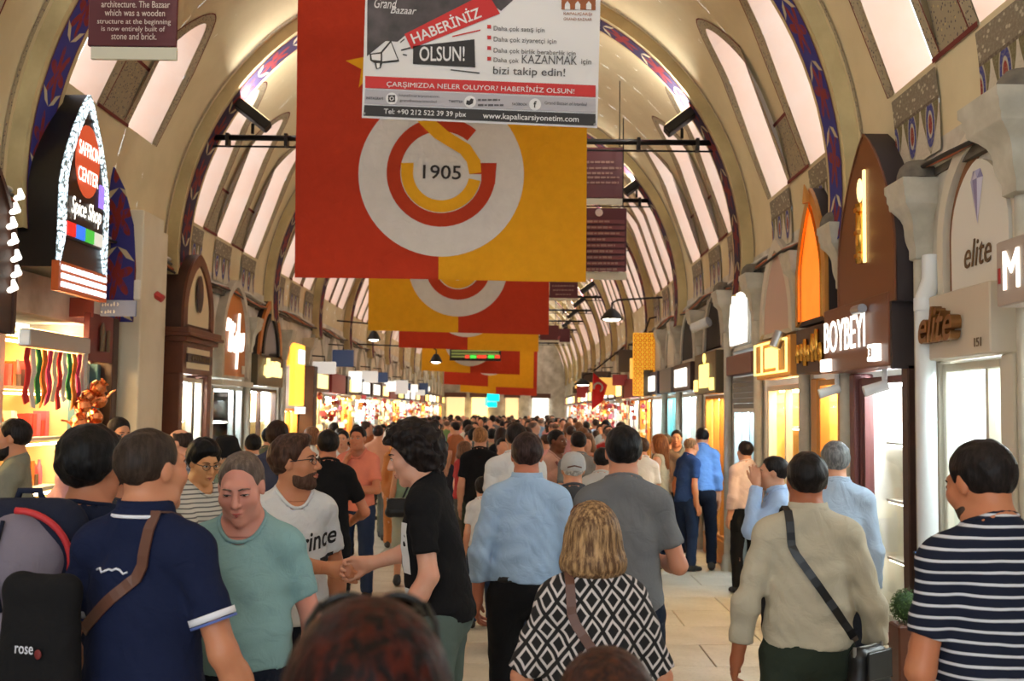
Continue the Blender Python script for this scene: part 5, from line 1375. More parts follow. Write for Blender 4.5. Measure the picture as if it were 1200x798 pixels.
MAROON = mat('maroon_panel', (84, 26, 34), .5); PALE = mat('pale_lettering', (206, 190, 180), .6); PALE2 = mat('dull_lettering', (150, 116, 106), .6)
def board(D, x0, x1, y0, y1, label, lines, strip=True, heads=None, th=5.2):
    lo = onY((x0 + x1) / 2, y1, D); root = empty('notice_board', lo, 0, label, 'sign', 'maroon notice boards')
    S = Sheet(root, D)
    mid = y1 - (y1 - y0) * .12 if strip else y1
    def slab(a, b, c, d, m, name, lay=0):
        p, q = S.p(a, b, lay), S.p(c, d, lay); box_obj(name, (p.x, p.y, q.z), (q.x, p.y + .03, p.z), m, root, .003)
    slab(x0, y0, x1, mid, MAROON, 'panel')
    if strip: slab(x0 - .5, mid, x1 + .5, y1, mat('pale_strip', (206, 204, 184), .6), 'pale_strip')
    for q_, (t, cx, cy, w) in enumerate(lines):
        if t: S.text(t, cx, cy, w, th, PALE, 8, .012)
        else: marks(S, cx, cy, w, th * .8, PALE2, 8, q_ + int(D))
    if heads:
        for y in heads: slab(x0 + 1, y - 3.2, x1 - 1, y + 3.4, mat('maroon_row', (110, 44, 48), .5), 'name_row', 9)
    for x in (x0 + 4, x1 - 4): MB().tube([S.p(x, y0), S.p(x, y0) + Vector((0, 0, 1.2))], .008, 6).build('hanger', BLACKM, root)
board(7.2, 107, 206, -60, 70, 'maroon notice board with pale English words hanging at the top left corner', [('architecture. The Bazaar', 159, 5, 82), ('which was a wooden', 158, 15, 72), ('structure at the beginning', 157, 26, 88), ('is now entirely built of', 156, 34.5, 76), ('stone and brick.', 157, 42.5, 54)], th=8)
board(14.3, 640, 730, 172, 240, 'maroon notice board with lines of pale print hanging right of the large banner', [('', 700, 190, 40), ('', 705, 197, 46), ('', 700, 203, 36), ('', 704, 208, 44), ('', 703, 214, 44)], th=4)
board(14.0, 637, 734, 243, 328, 'maroon directory board with rows of street names beside the large banner', [], True, None)
dB = [o for o in bpy.data.objects if o.name.startswith('notice_board')][-1]
S_ = Sheet(dB, 14.0)
for k, w_ in enumerate((27, 30, 38, 22, 33, 30, 31, 36, 35)):
    y = 259.5 + k * 7
    p, q = S_.p(640, y - 2.8, 8), S_.p(732, y + 2.8, 8); box_obj('name_row', (p.x, p.y, q.z), (q.x, p.y + .02, p.z), mat('maroon_row', (116, 56, 58), .5), dB); marks(S_, 688 + w_ / 2, y, w_, 3.2, PALE2, 10, k)
S_.disc((702, 249), 4.5, PALE, 10, 'crest', n=20)
board(21.5, 644, 677, 329, 352, 'small maroon notice board right of the second banner', [('', 660, 335, 26), ('', 660, 340, 24), ('', 660, 345, 18)], th=2.2)
board(27.5, 633, 655, 381, 401, 'small maroon notice board, left one of the distant pair', [], True)
board(28.0, 655, 668, 385, 403, 'small maroon notice board, right one of the distant pair', [], True)

# green display board in front of the fourth banner
def ledboard():
    D = 28.95; lo = onY(557, 423, D); r = empty('display_board', lo, 0, 'dark framed green display board with red and green digits', 'sign'); S = Sheet(r, D)
    def slab(a, b, c, d, m, name, lay=0, t=.05):
        p, q = S.p(a, b, lay), S.p(c, d, lay); box_obj(name, (p.x, p.y, q.z), (q.x, p.y + t, p.z), m, r)
    slab(527, 409, 587, 423, BLACKM, 'case', 0, .12)
    for k in range(3): slab(529, 410 + 3.4 * k, 585, 412.6 + 3.4 * k, mat('olive_row', (112, 120, 66), .5, emit=(112, 124, 60), strength=.5), 'row', 3)
    for a, b, c in ((545, 550, 'r'), (551, 558, 'g'), (559, 570, 'r'), (572, 579, 'g'), (580, 586, 'r')): slab(a, 416, b, 420, mat('digit_' + c, (210, 60, 40) if c == 'r' else (60, 200, 70), .5, emit=(210, 60, 40) if c == 'r' else (60, 200, 70), strength=.8), 'digit_block', 5)
    for x in (530, 584): MB().tube([S.p(x, 409), Vector((S.p(x, 409).x, .1, 5.1 - lo.z))], .012, 6).build('hanger', BLACKM, r)
ledboard()
def farsign():
    D = 44.9; lo = onY(586, 477, D); r = empty('lit_sign', lo, 0, 'small cyan and orange lit sign at the far end of the street', 'sign'); S = Sheet(r, D)
    for a, b, c, d, col in ((571, 461, 585, 470, (0, 220, 220)), (568, 466, 571, 476, (90, 220, 150)), (571, 471, 582, 477, (255, 120, 40))):
        p, q = S.p(a, b), S.p(c, d); box_obj('lit_panel', (p.x, p.y, q.z), (q.x, p.y + .1, p.z), mat('farlit_%d' % a, col, .5, emit=col, strength=1.6), r)
    MB().tube([S.p(576, 461), Vector((S.p(576, 461).x, .08, 5.08 - lo.z))], .02, 6).build('hanger', BLACKM, r)
farsign()

# street lamp on an arm, lit
def armlamp(px, py, Y, side, lab, R=.24):
    c = onY(px, py, Y); X = XR if side > 0 else XL
    r = empty('wall_lamp', c, 0, lab, 'lamp')
    MB().lathe([(.03, .2), (.06, .19), (R * .7, .1), (R, .0), (R * .95, -.01), (R * .6, .07), (.02, .14)], (0, 0, 0), 16).build('shade', BLACKM, r, 'auto')
    MB().ball((0, 0, .01), (R * .75, R * .75, .05)).build('bulb', mat('lamp_bulb', (255, 250, 235), .4, emit=(255, 244, 220), strength=9), r, True)
    MB().tube([(0, 0, .18), (0, 0, .3), (.1 * side, 0, .36), (X - c.x, 0, .42)], .02, 6).build('arm', BLACKM, r)
armlamp(717, 374, 19.8, 1, 'lit black bell lamp on a wall arm right of the banners', .22)
armlamp(737, 431, 24.5, 1, 'small lit lamp over the shops near the flag', .16)
armlamp(683, 451, 36, 1, 'tiny lit lamp far along the street above the crowd', .3)
armlamp(511, 424, 26.5, -1, 'small lit lamp before the fourth banner', .16)
armlamp(438, 398, 24, -1, 'small lit lamp over the shops on the side of the yellow panel', .16)

# flag with crescent, hung from a slanting staff
def flag():
    Y = 26; lo = onY(701, 480, Y); r = empty('flag', lo, 0, 'red flag with white crescent hanging over the shops', 'flag')
    S = Sheet(r, Y, lambda x, z: .05 * math.sin(x * 9) + .03 * math.sin(z * 5)); rd = cloth('flag_red', (206, 36, 40), .7)
    S.grid([(695, 437), (712, 451), (707, 470), (693, 481)], rd, 0, 'cloth', 8, 10)
    S.band((701, 454), 4.2, 6.2, -60, 200, BWH, 2, 'crescent', 16)
    MB().tube([S.p(694, 436), S.p(708, 420) + Vector((.5, 0, .3))], .02, 6).build('staff', BLACKM, r)
flag()
# hanging golden board of bracelets
def goldboard():
    Y = 20.6; c = onY(755, 464, Y); r = empty('bracelet_board', c, 0, 'tall golden glowing board covered with rows of bracelets', 'display')
    w = .22; box_obj('board', (-w, -.03, 0), (w, .05, 1.22), mat('amber_board', (240, 170, 50), .5, emit=(255, 170, 40), strength=.5), r, .01)
    mb = MB(); R = random.Random(2)
    for a in range(5):
        for b in range(13):
            x, z = -w + .045 + a * .088, .06 + b * .092
            mb.tube([(x + .03 * math.cos(t * .9), -.05, z + .035 * math.sin(t * .9)) for t in range(8)], .01, 5)
    mb.build('bracelet', GOLD, r, kind='stuff')
    box_obj('dark_frame', (-.02, -.06, 0), (.16, -.04, .5), mat('bronze_sign', (84, 70, 48), .4, .4), r)
    MB().tube([(0, 0, 1.22), (.1, 0, 1.5), (.5, 0, 1.6)], .02, 6).build('hanger', BLACKM, r)
goldboard()

# cables sagging along the walls under the frieze
cab = [mat('cable_white', (206, 204, 196), .5), mat('cable_grey', (110, 106, 98), .6), mat('cable_orange', (176, 96, 60), .6), mat('cable_black', (40, 36, 34), .6)]
cname = ['white', 'grey', 'orange', 'black']
for side, X, wh in ((1, XR - .03, 'above the jewellery shops'), (-1, XL + .03, 'above the brown arch')):
    for k in range(4):
        R = random.Random(k + 9 * (side > 0)); P = []
        y = 2.0
        while y < 30:
            P.append((X - side * (.015 + .02 * k), y, 3.62 - .03 * k + .035 * math.sin(y * 1.7 + k * .8) + R.uniform(-.015, .015))); y += .45
        MB().tube(P, .014 + .006 * (k == 0), 6).build('cable', cab[k], None, True, label='%s cable running along the wall %s' % (cname[k], wh), cat='cable')
# ledge of dirt and stone that carries the cables
for side, X, lab in ((1, XR, 'dark dusty ledge under the painted frieze over the jewellery shops'), (-1, XL, 'dark dusty ledge under the painted frieze over the brown arch')):
    mb = MB(); R = random.Random(5); y = 0
    while y < 40:
        d = R.uniform(.02, .06); mb.box((X - (d if side > 0 else 0), y, 3.5 + R.uniform(-.02, .02)), (X + (d if side < 0 else 0), y + .5, 3.56)); y += .5
    mb.build('ledge', GREYDIRT, None, label=lab, cat='ledge', kind='structure')

# clipped ball shrub on a post beside the copper shop
def topiary():
    c = onX(1064, 711, XR - .32); r = empty('topiary', (c.x, c.y, 0), 0, 'small round clipped shrub on a brown post by the bright shop window', 'plant')
    box_obj('planter', (-.09, -.09, 0), (.09, .09, c.z - .1), REDW, r, .01)
    R = random.Random(3); mb = MB(); gm = [mat('leaf_a', (48, 74, 34), .7), mat('leaf_b', (74, 104, 48), .7)]
    mb.ball((0, 0, c.z), .088, 10, 6)
    for k in range(900):
        u = Vector((R.gauss(0, 1), R.gauss(0, 1), R.gauss(0, 1))).normalized(); p = u * R.uniform(.085, .108) + Vector((0, 0, c.z)); a = u.orthogonal().normalized(); b = u.cross(a); t = R.uniform(0, 6); a, b = a * math.cos(t) + b * math.sin(t), b * math.cos(t) - a * math.sin(t)
        mb.cur = k % 2; mb.add([p - a * .005, p + b * .004 + u * .004, p + a * .016 + u * .008, p - b * .004 + u * .004], [(0, 1, 2, 3)])
    mb.build('foliage', gm, r, kind='stuff')
topiary()

# busy goods and projecting signs along the distant shops
R = random.Random(12)
cols = [((214, 212, 206), .5), ((230, 180, 90), .6), ((70, 90, 130), .15), ((84, 70, 60), .0), ((240, 240, 232), .9), ((150, 46, 46), .1)]
cn = ['white', 'amber', 'blue', 'brown', 'bright white', 'red']
n = 0
for side in (1, -1):
    y = 20.8
    k = 0
    while y < 46:
        X = (XR if side > 0 else XL); c, e = cols[(k * 2 + (side > 0)) % 6]; z = R.uniform(2.35, 2.9); w = R.uniform(.25, .5); h = R.uniform(.2, .5)
        r = empty('projecting_sign', (X - side * (.1 + w / 2), y, z), 0, '%s projecting sign, %s along the %s shops' % (cn[(k * 2 + (side > 0)) % 6], ordn[k], 'right hand distant' if side > 0 else 'left hand distant'), 'sign')
        box_obj('lit_case', (-w / 2, -.05, 0), (w / 2, .05, h), mat('proj_%d' % ((k * 2 + (side > 0)) % 6), c, .5, emit=c, strength=e), r, .01)
        MB().tube([(-side * .0, 0, h), (0, 0, h + .1), (side * (w / 2 + .1), 0, h + .12)], .015, 6).build('bracket', BLACKM, r)
        # goods rack below
        q = empty('goods_rack', (X - side * .3, y + .7, 0), 0, 'packed rack of small souvenirs, %s along the %s shops' % (ordn[k], 'right hand distant' if side > 0 else 'left hand distant'), 'rack')
        box_obj('frame', (-.2, -.12, 0), (.2, .12, .12), DARKW, q)
        for s in (-1, 1): MB().tube([(s * .19, 0, .1), (s * .19, 0, 2.2)], .015, 6).build('post', STEEL, q)
        mb = MB()
        for j in range(60):
            p = (R.uniform(-.19, .19), R.uniform(-.14, .1), R.uniform(.15, 2.25)); s = R.uniform(.02, .06); mb.cur = R.randrange(5)
            if j % 2: mb.box((p[0] - s, p[1] - s, p[2] - s), (p[0] + s, p[1] + s, p[2] + s))
            else: mb.ball(p, s, 6, 4)
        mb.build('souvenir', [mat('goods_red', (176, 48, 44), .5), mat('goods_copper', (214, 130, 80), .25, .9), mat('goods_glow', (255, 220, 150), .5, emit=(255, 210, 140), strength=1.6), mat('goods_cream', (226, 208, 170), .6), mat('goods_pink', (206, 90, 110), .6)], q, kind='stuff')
        y += R.uniform(1.9, 2.6); k += 1

# lit shops across the far end
FARL = mat('far_glow', (255, 226, 170), .5, emit=(255, 222, 160), strength=.7)
for k, (x0, x1, m) in enumerate(((-3.9, -2.9, FARL), (-2.5, -1.6, LITG), (-.6, .1, FARL), (.9, 1.8, LITW))):
    r = empty('lit_stall', ((x0 + x1) / 2, Y1 - .3, 0), 0, 'bright stall across the far end of the street, %s from the left' % ordn[k], 'shop')
    w = (x1 - x0) / 2
    box_obj('back_light', (-w, .1, .6), (w, .2, 2.7), m, r); box_obj('counter', (-w, -.3, 0), (w, .1, .8), DARKW, r); box_obj('canopy', (-w - .1, -.4, 2.7), (w + .1, .2, 2.95), REDW, r)

# ================================================================ the people
def to_local(pos, face, s, w):
    d = Vector(w) - Vector(pos); d = Matrix.Rotation(-math.radians(face), 3, 'Z') @ d; return np.array(d) / s
def vec_local(face, v): return np.array(Matrix.Rotation(-math.radians(face), 3, 'Z') @ Vector(v))
def base_of(px, top, p): q = onY(px, top, F / p); return Vector((q.x, q.y, 0)), q.z / 1.76
BLACKC = cloth('black_cloth', (24, 23, 25)); NAVY = cloth('navy_cloth', (24, 32, 62)); JEANS = cloth('jeans', (40, 52, 76)); DARKT = cloth('dark_trousers', (30, 31, 38)); WHITET = cloth('white_tee', (226, 226, 228)); LEATH = mat('brown_leather', (96, 60, 46), .45); BLKL = mat('black_leather', (22, 22, 24), .4)

# --- navy polo man, nearest on the left
polo = person('man in navy polo with white edged sleeve and brown bag strap, seen from behind', 176, 500, 372, -18, tier='near', sk=(196, 132, 98), shirt=NAVY, sleeves='short', hem=.86, pants=DARKT, hair='buzz', hc=(44, 34, 28), hc2=(64, 50, 42), head=(-16, 4, 0), armR=((.27, .0, 1.13), (.33, .12, .90)), armL=((-.26, -.02, 1.13), (-.27, .1, .9)), bw=1.08, collar=NAVY, wrinkle=.005)
def sleeve_band(P, sd, m, fr=.665, r=.064, th=.016, name='sleeve_band'):
    a, e = P.sh[sd], P.arms[sd][0]; ax = unit(e - a); c = a + (e - a) * fr; u = unit(np.cross(ax, (0, 1, .2))); v = np.cross(ax, u); L = []
    for i in range(24):
        t = 2 * math.pi * i / 24; d = u * math.cos(t) + v * math.sin(t)
        q = c + d * .2
        Q = P.march(q[None, :], -d) if False else None
        for rr, h in ((r, -th), (r + .004, -th), (r + .004, th * .2), (r, th * .2)): L.append(tuple((c + d * rr + ax * h) * P.s))
    MB().add(L, [(i * 4 + j, ((i + 1) % 24) * 4 + j, ((i + 1) % 24) * 4 + (j + 1) % 4, i * 4 + (j + 1) % 4) for i in range(24) for j in range(4)]).build(name, m, P.root, True)
for sd in (1, -1): sleeve_band(polo, sd, mat('white_trim', (226, 226, 236), .8), .66, .063); sleeve_band(polo, sd, mat('blue_trim', (90, 110, 180), .8), .70, .063, .006)
MB().tube([tuple((polo.up((math.cos(a) * .092, -.006 + math.sin(a) * .092, 1.505 - .002 * math.sin(a)))) * polo.s) for a in [math.radians(-160 + 14 * k) for k in range(11)]], .006, 6).build('collar_stripe', mat('white_trim', (226, 226, 236), .8), polo.root, True)

def garment_text(P, s, m, c, direction, w, h, shear=0, name='print', tilt=0, bold=0):
    """lettering laid on the shirt; c = point outside the shirt in the wearer's frame, direction = inward"""
    d = unit(direction); right = unit(np.cross(d, (0, 0, 1))); upv = np.cross(right, d)
    ca, sa = math.cos(tilt), math.sin(tilt)
    def wp(co):
        x = co[:, 0] * ca - co[:, 2] * sa; z = co[:, 0] * sa + co[:, 2] * ca
        Q = np.array(c)[None, :] + np.outer(x, right) + np.outer(z, upv)
        R_ = P.march(Q, d) - d[None, :] * .004
        return R_ * P.s
    return text(s, m, P.root, (0, 0, 0), width=w, height=h, extrude=0, shear=shear, name=name, warp=wp, bold=bold)
MB().tube([tuple((polo.march(np.array([[-.085 + .012 * k, -.4, 1.355 + .006 * math.sin(k * 2.1) + .008 * (k in (5, 6))]]), (0, 1, 0))[0] - np.array((0, .003, 0))) * polo.s) for k in range(10)], .0035, 5).build('embroidery', mat('white_trim', (226, 226, 236), .8), polo.root, True)

def shoulder_bag(P, label, strap_pts, w, sm, bag_c, size, bm, rz=0, name='shoulder_bag', flap=True):
    r = empty(name, P.world(bag_c) - Vector((0, 0, size[2] / 2)), math.radians(rz), label, 'bag')
    a, b, c = size[0] / 2, size[1] / 2, size[2]
    q = [cone((-a + .03, 0, .05), (a - .03, 0, .05), b, b, .03), cone((-a + .04, 0, c - .04), (a - .04, 0, c - .04), b * .8, b * .8, .03), cone((-a + .03, 0, .05), (-a + .04, 0, c - .04), b, b * .8, .03), cone((a - .03, 0, .05), (a - .04, 0, c - .04), b, b * .8, .03), ell((0, 0, c / 2), (a * .85, b * 1.05, c * .48), .03)]
    xs, ys, zs = grid(q, .011, .03); v, f = nets(field(q, xs, ys, zs), xs, ys, zs); link_mesh('bag_body', v, f, bm, r, True)
    if flap: MB().tube([(-a, 0, c * .9), (-a * .6, 0, c * 1.02), (a * .6, 0, c * 1.02), (a, 0, c * .9)], .005, 6).build('zip', STEEL, r)
    if flap: MB().box((-a + .01, -b * 1.15, c * .42), (a - .01, -b * .98, c * .98), .006).build('flap', bm, r)
    strap(P, strap_pts, w, sm, r)
    for sx in ((-1, 1) if flap else ()): MB().tube([(sx * a, 0, c * .86), (sx * a, 0, c * 1.05)], .008, 6).build('buckle', STEEL, r)
    return r
# strap from right shoulder over the back to the left hip
def backline(x0, z0, x1, z1, n=12, y=-.5): return [((x0 + (x1 - x0) * k / n, y, z0 + (z1 - z0) * k / n), (0, 1, 0)) for k in range(n + 1)]
def over(x, x1, front=True):
    """rays that wrap a strap over the shoulder, from the collarbone round to the shoulder blade"""
    L = []
    for k in range(9):
        a = math.radians((-50 if front else 0) + (130 if front else 80) * k / 8); d = np.array((0, -math.sin(a), math.cos(a)))
        L.append((np.array((x + (x1 - x) * k / 8, -.02, 1.36)) + d * .4, -d))
    return L
def frontline(x0, z0, x1, z1, n=12): return [((x0 + (x1 - x0) * k / n, .5, z0 + (z1 - z0) * k / n), (0, -1, 0)) for k in range(n + 1)]
bb = shoulder_bag(polo, 'black cloth shoulder bag with small white and red print hanging from a brown strap', over(.085, .07) + backline(.055, 1.34, -.13, 1.18), .036, LEATH, (-.15, -.24, 1.12), (.23, .11, .5), BLACKC, -14, flap=False)
text('rose', mat('white_trim', (226, 226, 236), .8), bb, (.0, -.07, .30), width=.06, height=.022, extrude=.0005); MB().ball((.045, -.068, .29), (.012, .003, .014), 10, 6).build('red_mark', mat('dull_red', (110, 26, 26), .6), bb, True)

# --- man with backpack
tank = person('dark haired man in navy tank top wearing the grey and red backpack', 108, 503, 330, -8, tier='near', sk=(186, 120, 86), shirt=cloth('navy_tank', (28, 34, 56)), sleeves='none', hem=.86, pants=DARKT, hair='thick', hc=(14, 12, 12), head=(-12, 6, 0), neck=.075, walk=.4)
def backpack(P, label):
    c = onY(26, 678, 3.5); r = empty('backpack', (c.x, c.y, c.z - .28), math.radians(P.face + 18), label, 'backpack')
    def part(prims, m, name, h=.012, cut=None):
        xs, ys, zs = grid(prims, h, .03); D = field(prims, xs, ys, zs)
        if cut: D = np.maximum(D, cut(xs[:, None, None], ys[None, :, None], zs[None, None, :]))
        v, f = nets(D, xs, ys, zs); return link_mesh(name, v, f, m, r, True)
    nv = cloth('pack_navy', (32, 36, 54)); gy = cloth('pack_grey', (128, 118, 130)); rd = mat('pack_red', (196, 44, 48), .6)
    part([cone((-.11, 0, .10), (.11, 0, .10), .10, .10, .06), cone((-.10, 0, .44), (.10, 0, .44), .085, .085, .06), cone((-.11, 0, .1), (-.10, 0, .44), .1, .085, .06), cone((.11, 0, .1), (.10, 0, .44), .1, .085, .06), ell((0, 0, .27), (.17, .12, .26), .05)], nv, 'pack_body')
    part([ell((0, -.07, .34), (.15, .075, .16), .03)], gy, 'upper_pocket', .01); part([ell((.02, -.10, .14), (.13, .055, .12), .03)], gy, 'lower_pocket', .01)
    MB().tube([(.175 * math.cos(math.radians(t)) * .95, -.085 - .03 * math.sin(math.radians(max(0, t))), .34 + .17 * math.sin(math.radians(t))) for t in range(-30, 100, 10)], .011, 6).build('red_piping', rd, r, True)
    MB().tube([(-.02, -.15, .2), (-.05, -.155, .35), (-.03, -.13, .48)], .012, 6, flat=.5).build('pocket_band', nv, r, True)
    MB().tube([(-.05, .06, .5), (-.03, .05, .56), (.03, .05, .56), (.05, .06, .5)], .012, 8).build('grab_handle', nv, r, True)
    for sx in (-.11, .11):
        strap(P, [((sx, -.22, 1.9), (0, 0, -1)), ((sx, -.1, 1.9), (0, 0, -1)), ((sx, -.03, 1.9), (0, 0, -1)), ((sx, .03, 1.9), (0, 0, -1))] + frontline(sx, 1.36, sx * 1.2, 1.12, 4), .06, nv, r, 'shoulder_strap', .014)
backpack(tank, 'grey and navy backpack with red piping on the man in the tank top')
def glasses(P, label, sun=False, up_=False, name='eyeglasses', rim=(30, 22, 22), scale=1.0, zoff=0.0):
    """spectacles; up_ = pushed up onto the hair"""
    r = empty(name, P.root.matrix_basis @ Vector(P.hp((0, .1, .01)) * P.s), math.radians(P.face), label, 'glasses')
    o = Vector(P.hp((0, .1, .01)) * P.s); M = Matrix(P.HM.tolist()); fm = mat('rim_%d_%d_%d' % rim, rim, .3)
    ru = Matrix.Rotation(math.radians(52 if up_ else 0), 3, 'X')
    def pt(x, y, z):
        v = Vector((x * scale, y * scale, z * scale))
        if up_: v = ru @ Vector((v.x, v.y - .0, v.z)) + Vector((0, .075, .098 + zoff))
        else: v = v + Vector((0, .104, .004))
        return Vector(P.hp((0, 0, 0)) * P.s) + M @ v * P.s - o
    w = .034
    for sx in (1, -1):
        pts = [pt(sx * .034 + (.027 if sun else .022) * math.cos(a), 0 - .008 * abs(math.cos(a)) * (1 if sx * math.cos(a) > 0 else 0), (.021 if sun else .018) * math.sin(a)) for a in [2 * math.pi * k / 18 for k in range(19)]]
        lens = mat('sun_lens', (40, 26, 20), .1) if sun else GLASS
        fr = MB().tube(pts, .0042 * P.s if sun else .0017 * P.s, 6, cap=False).build('rim', fm, r, True)
        n = len(pts) - 1; MB().add([pts[0].lerp(pts[9], .5)] + pts[:-1], [(0, 1 + k, 1 + (k + 1) % n) for k in range(n)]).build('lens', lens, r)
        MB().tube([pt(sx * .06, -.004, .008), pt(sx * .074, -.03, .008), pt(sx * .08, -.1, .006), pt(sx * .08, -.125, -.015)], .0045 if sun else .0024, 6).build('temple', fm, r, True)
    MB().tube([pt(-.012, 0, .006), pt(0, .003, .009), pt(.012, 0, .006)], .002, 6).build('bridge', fm, r, True)
    return r
glasses(tank, 'dark sunglasses pushed into the hair of the backpack man', True, True, 'sunglasses')
person('man with thick black hair between the polo man and the backpack man', 129, 527, 245, -6, tier='near', detail=False, sk=(190, 126, 94), shirt=cloth('charcoal_tee', (60, 60, 66)), pants=DARKT, hair='thick', hc=(20, 17, 16))

# --- teal tee man
teal = person('balding man in teal tee shirt walking towards the viewer, looking down', 288, 526, 312, 182, tier='near', sk=(206, 142, 124), shirt=cloth('teal_tee', (136, 172, 174)), hem=.985, pants=cloth('dark_jeans', (26, 32, 46)), hair='receding', hc=(84, 70, 62), hc2=(120, 104, 94), head=(0, -16, 2), eyes='down', belly=.035, bw=1.04, armR=((.26, -.03, 1.13), (.28, .04, .9)), armL=((-.255, -.04, 1.13), (-.27, .04, .9)), walk=.5, wrinkle=.005)

# --- handshake pair
HS = onY(411, 667, 5.0)
wp, ws = base_of(345, 510, 243)
prince = person('man in white tee with black script print and glasses, shaking hands', 345, 510, 243, -152, tier='near', sk=(196, 132, 96), shirt=WHITET, hem=.90, pants=cloth('dark_jeans', (26, 32, 46)), hair='quiff', hc=(52, 34, 26), head=(52, 6, 0), beard=(.0025, (78, 54, 42)),
    armR=(to_local(wp, -152, ws, onY(338, 662, 4.88)), to_local(wp, -152, ws, HS + Vector((-.095, -.01, .005)))), handR=dict(d=vec_local(-152, (1, .0, -.05)), n=vec_local(-152, (.0, -1, .25)), curl=48, thumb=25, side=1), armL=((-.235, -.05, 1.13), (-.22, .04, .89)))
garment_text(prince, 'Prince', mat('print_black', (26, 24, 26), .8), (-.075, .5, 1.285), (.0, -1, 0), .26, .085, .35, tilt=.16, bold=.015)
Q = [tuple((prince.march(np.array([[-.10 - .03 * i, .5, 1.172 + .016 * j + .006 * i]]), (0, -1, 0))[0] + np.array((0, .011, 0))) * prince.s) for i in range(4) for j in range(3)]
MB().add(Q, [(i * 3 + j, i * 3 + j + 1, (i + 1) * 3 + j + 1, (i + 1) * 3 + j) for i in range(3) for j in range(2)]).build('dark_print_block', mat('print_black', (26, 24, 26), .8), prince.root)
glasses(prince, 'thin dark rimmed glasses on the man in white tee')
wb, bs = base_of(522, 487, 250); bs = 1.86 / 1.76
blk = person('man in black tee with wavy dark hair reaching out to shake hands', 522, 487, 250, 82, H=1.9, tier='near', sk=(214, 158, 132), shirt=cloth('black_tee', (22, 21, 23)), hem=.92, pants=cloth('sage_trousers', (92, 106, 100)), hair='wavy', hc=(24, 18, 17), lean=9, head=(8, -8, 0),
    armR=(to_local(wb, 82, 1.9 / 1.76, HS + Vector((.33, .02, .10))), to_local(wb, 82, 1.9 / 1.76, HS + Vector((.10, .005, .03)))), handR=dict(d=vec_local(82, (-1, 0, -.12)), n=vec_local(82, (0, .9, .3)), curl=50, thumb=28, side=1), armL=((-.23, .01, 1.13), (-.25, .13, .90)), wrinkle=.005)
pm = mat('print_white', (222, 222, 222), .8)
for z0, z1 in ((1.12, 1.33), (.97, 1.06)):
    Q = []
    for k in range(7):
        for e in (0, 1):
            f_ = math.radians(62 - 26 * e); o_ = np.array((-math.sin(f_), math.cos(f_), 0)); zz = z0 + (z1 - z0) * k / 6
            q = blk.march(np.array([[0, (zz - .93) * .16, zz]]) + o_ * .5, -o_)[0] + o_ * .005; Q.append(tuple(q * blk.s))
    MB().add(Q, [(2 * k, 2 * k + 1, 2 * k + 3, 2 * k + 2) for k in range(6)]).build('white_print', pm, blk.root)
def wrist_band(P, sd, label, m, name='wristwatch'):
    e, w = P.arms[sd]; ax = unit(w - e); c = w - ax * .015; u = unit(np.cross(ax, (0, 1, .3))); v = np.cross(ax, u)
    o = P.world(c); r = empty(name, o, 0, label, 'watch'); R3 = Matrix.Rotation(math.radians(P.face), 3, 'Z')
    A = [tuple(R3 @ Vector((u * math.cos(t) + v * math.sin(t)) * .031 * P.s)) for t in [2 * math.pi * k / 16 for k in range(17)]]
    MB().tube(A, .008, 6, cap=False).build('band', m, r, True); MB().ball(A[3], .016, 10, 6).build('case', STEEL, r, True)
wrist_band(prince, -1, 'gold watch on the hanging wrist of the man in white tee', GOLD)

# --- blue shirt man, grey tee man
bsh = cloth('pale_blue_shirt', (170, 196, 226))
blue = person('man in pale blue long sleeved shirt and black trousers walking away', 618, 506, 212, 3, tier='near', detail=False, sk=(190, 118, 90), shirt=bsh, sleeves='long', hem=.985, pants=BLACKC, hair='short', hc=(38, 26, 24), collar=bsh, walk=.35, bw=1.08, armL=((-.245, -.05, 1.13), (-.25, .02, .88)), armR=((.245, -.02, 1.13), (.24, .1, .9)), wrinkle=.006)
MB().lathe([(.158, 0), (.163, .0), (.163, .035), (.158, .035)], (0, 0, .985 * blue.s), 28, 1.1 * blue.s, .80 * blue.s).build('belt', BLKL, blue.root, True)
gry = person('tall man in grey tee with short dark hair, seen from behind', 731, 498, 238, -4, tier='near', detail=False, sk=(200, 138, 108), shirt=cloth('grey_tee', (112, 112, 114)), hem=.90, pants=cloth('dark_jeans', (26, 32, 46)), hair='short', hc=(16, 14, 15), bw=1.03, armR=((.25, .0, 1.13), (.17, .26, 1.12)), armL=((-.24, -.02, 1.13), (-.17, .22, 1.06)))
glasses(gry, 'dark sunglasses resting on top of the grey tee man', True, True, 'sunglasses')

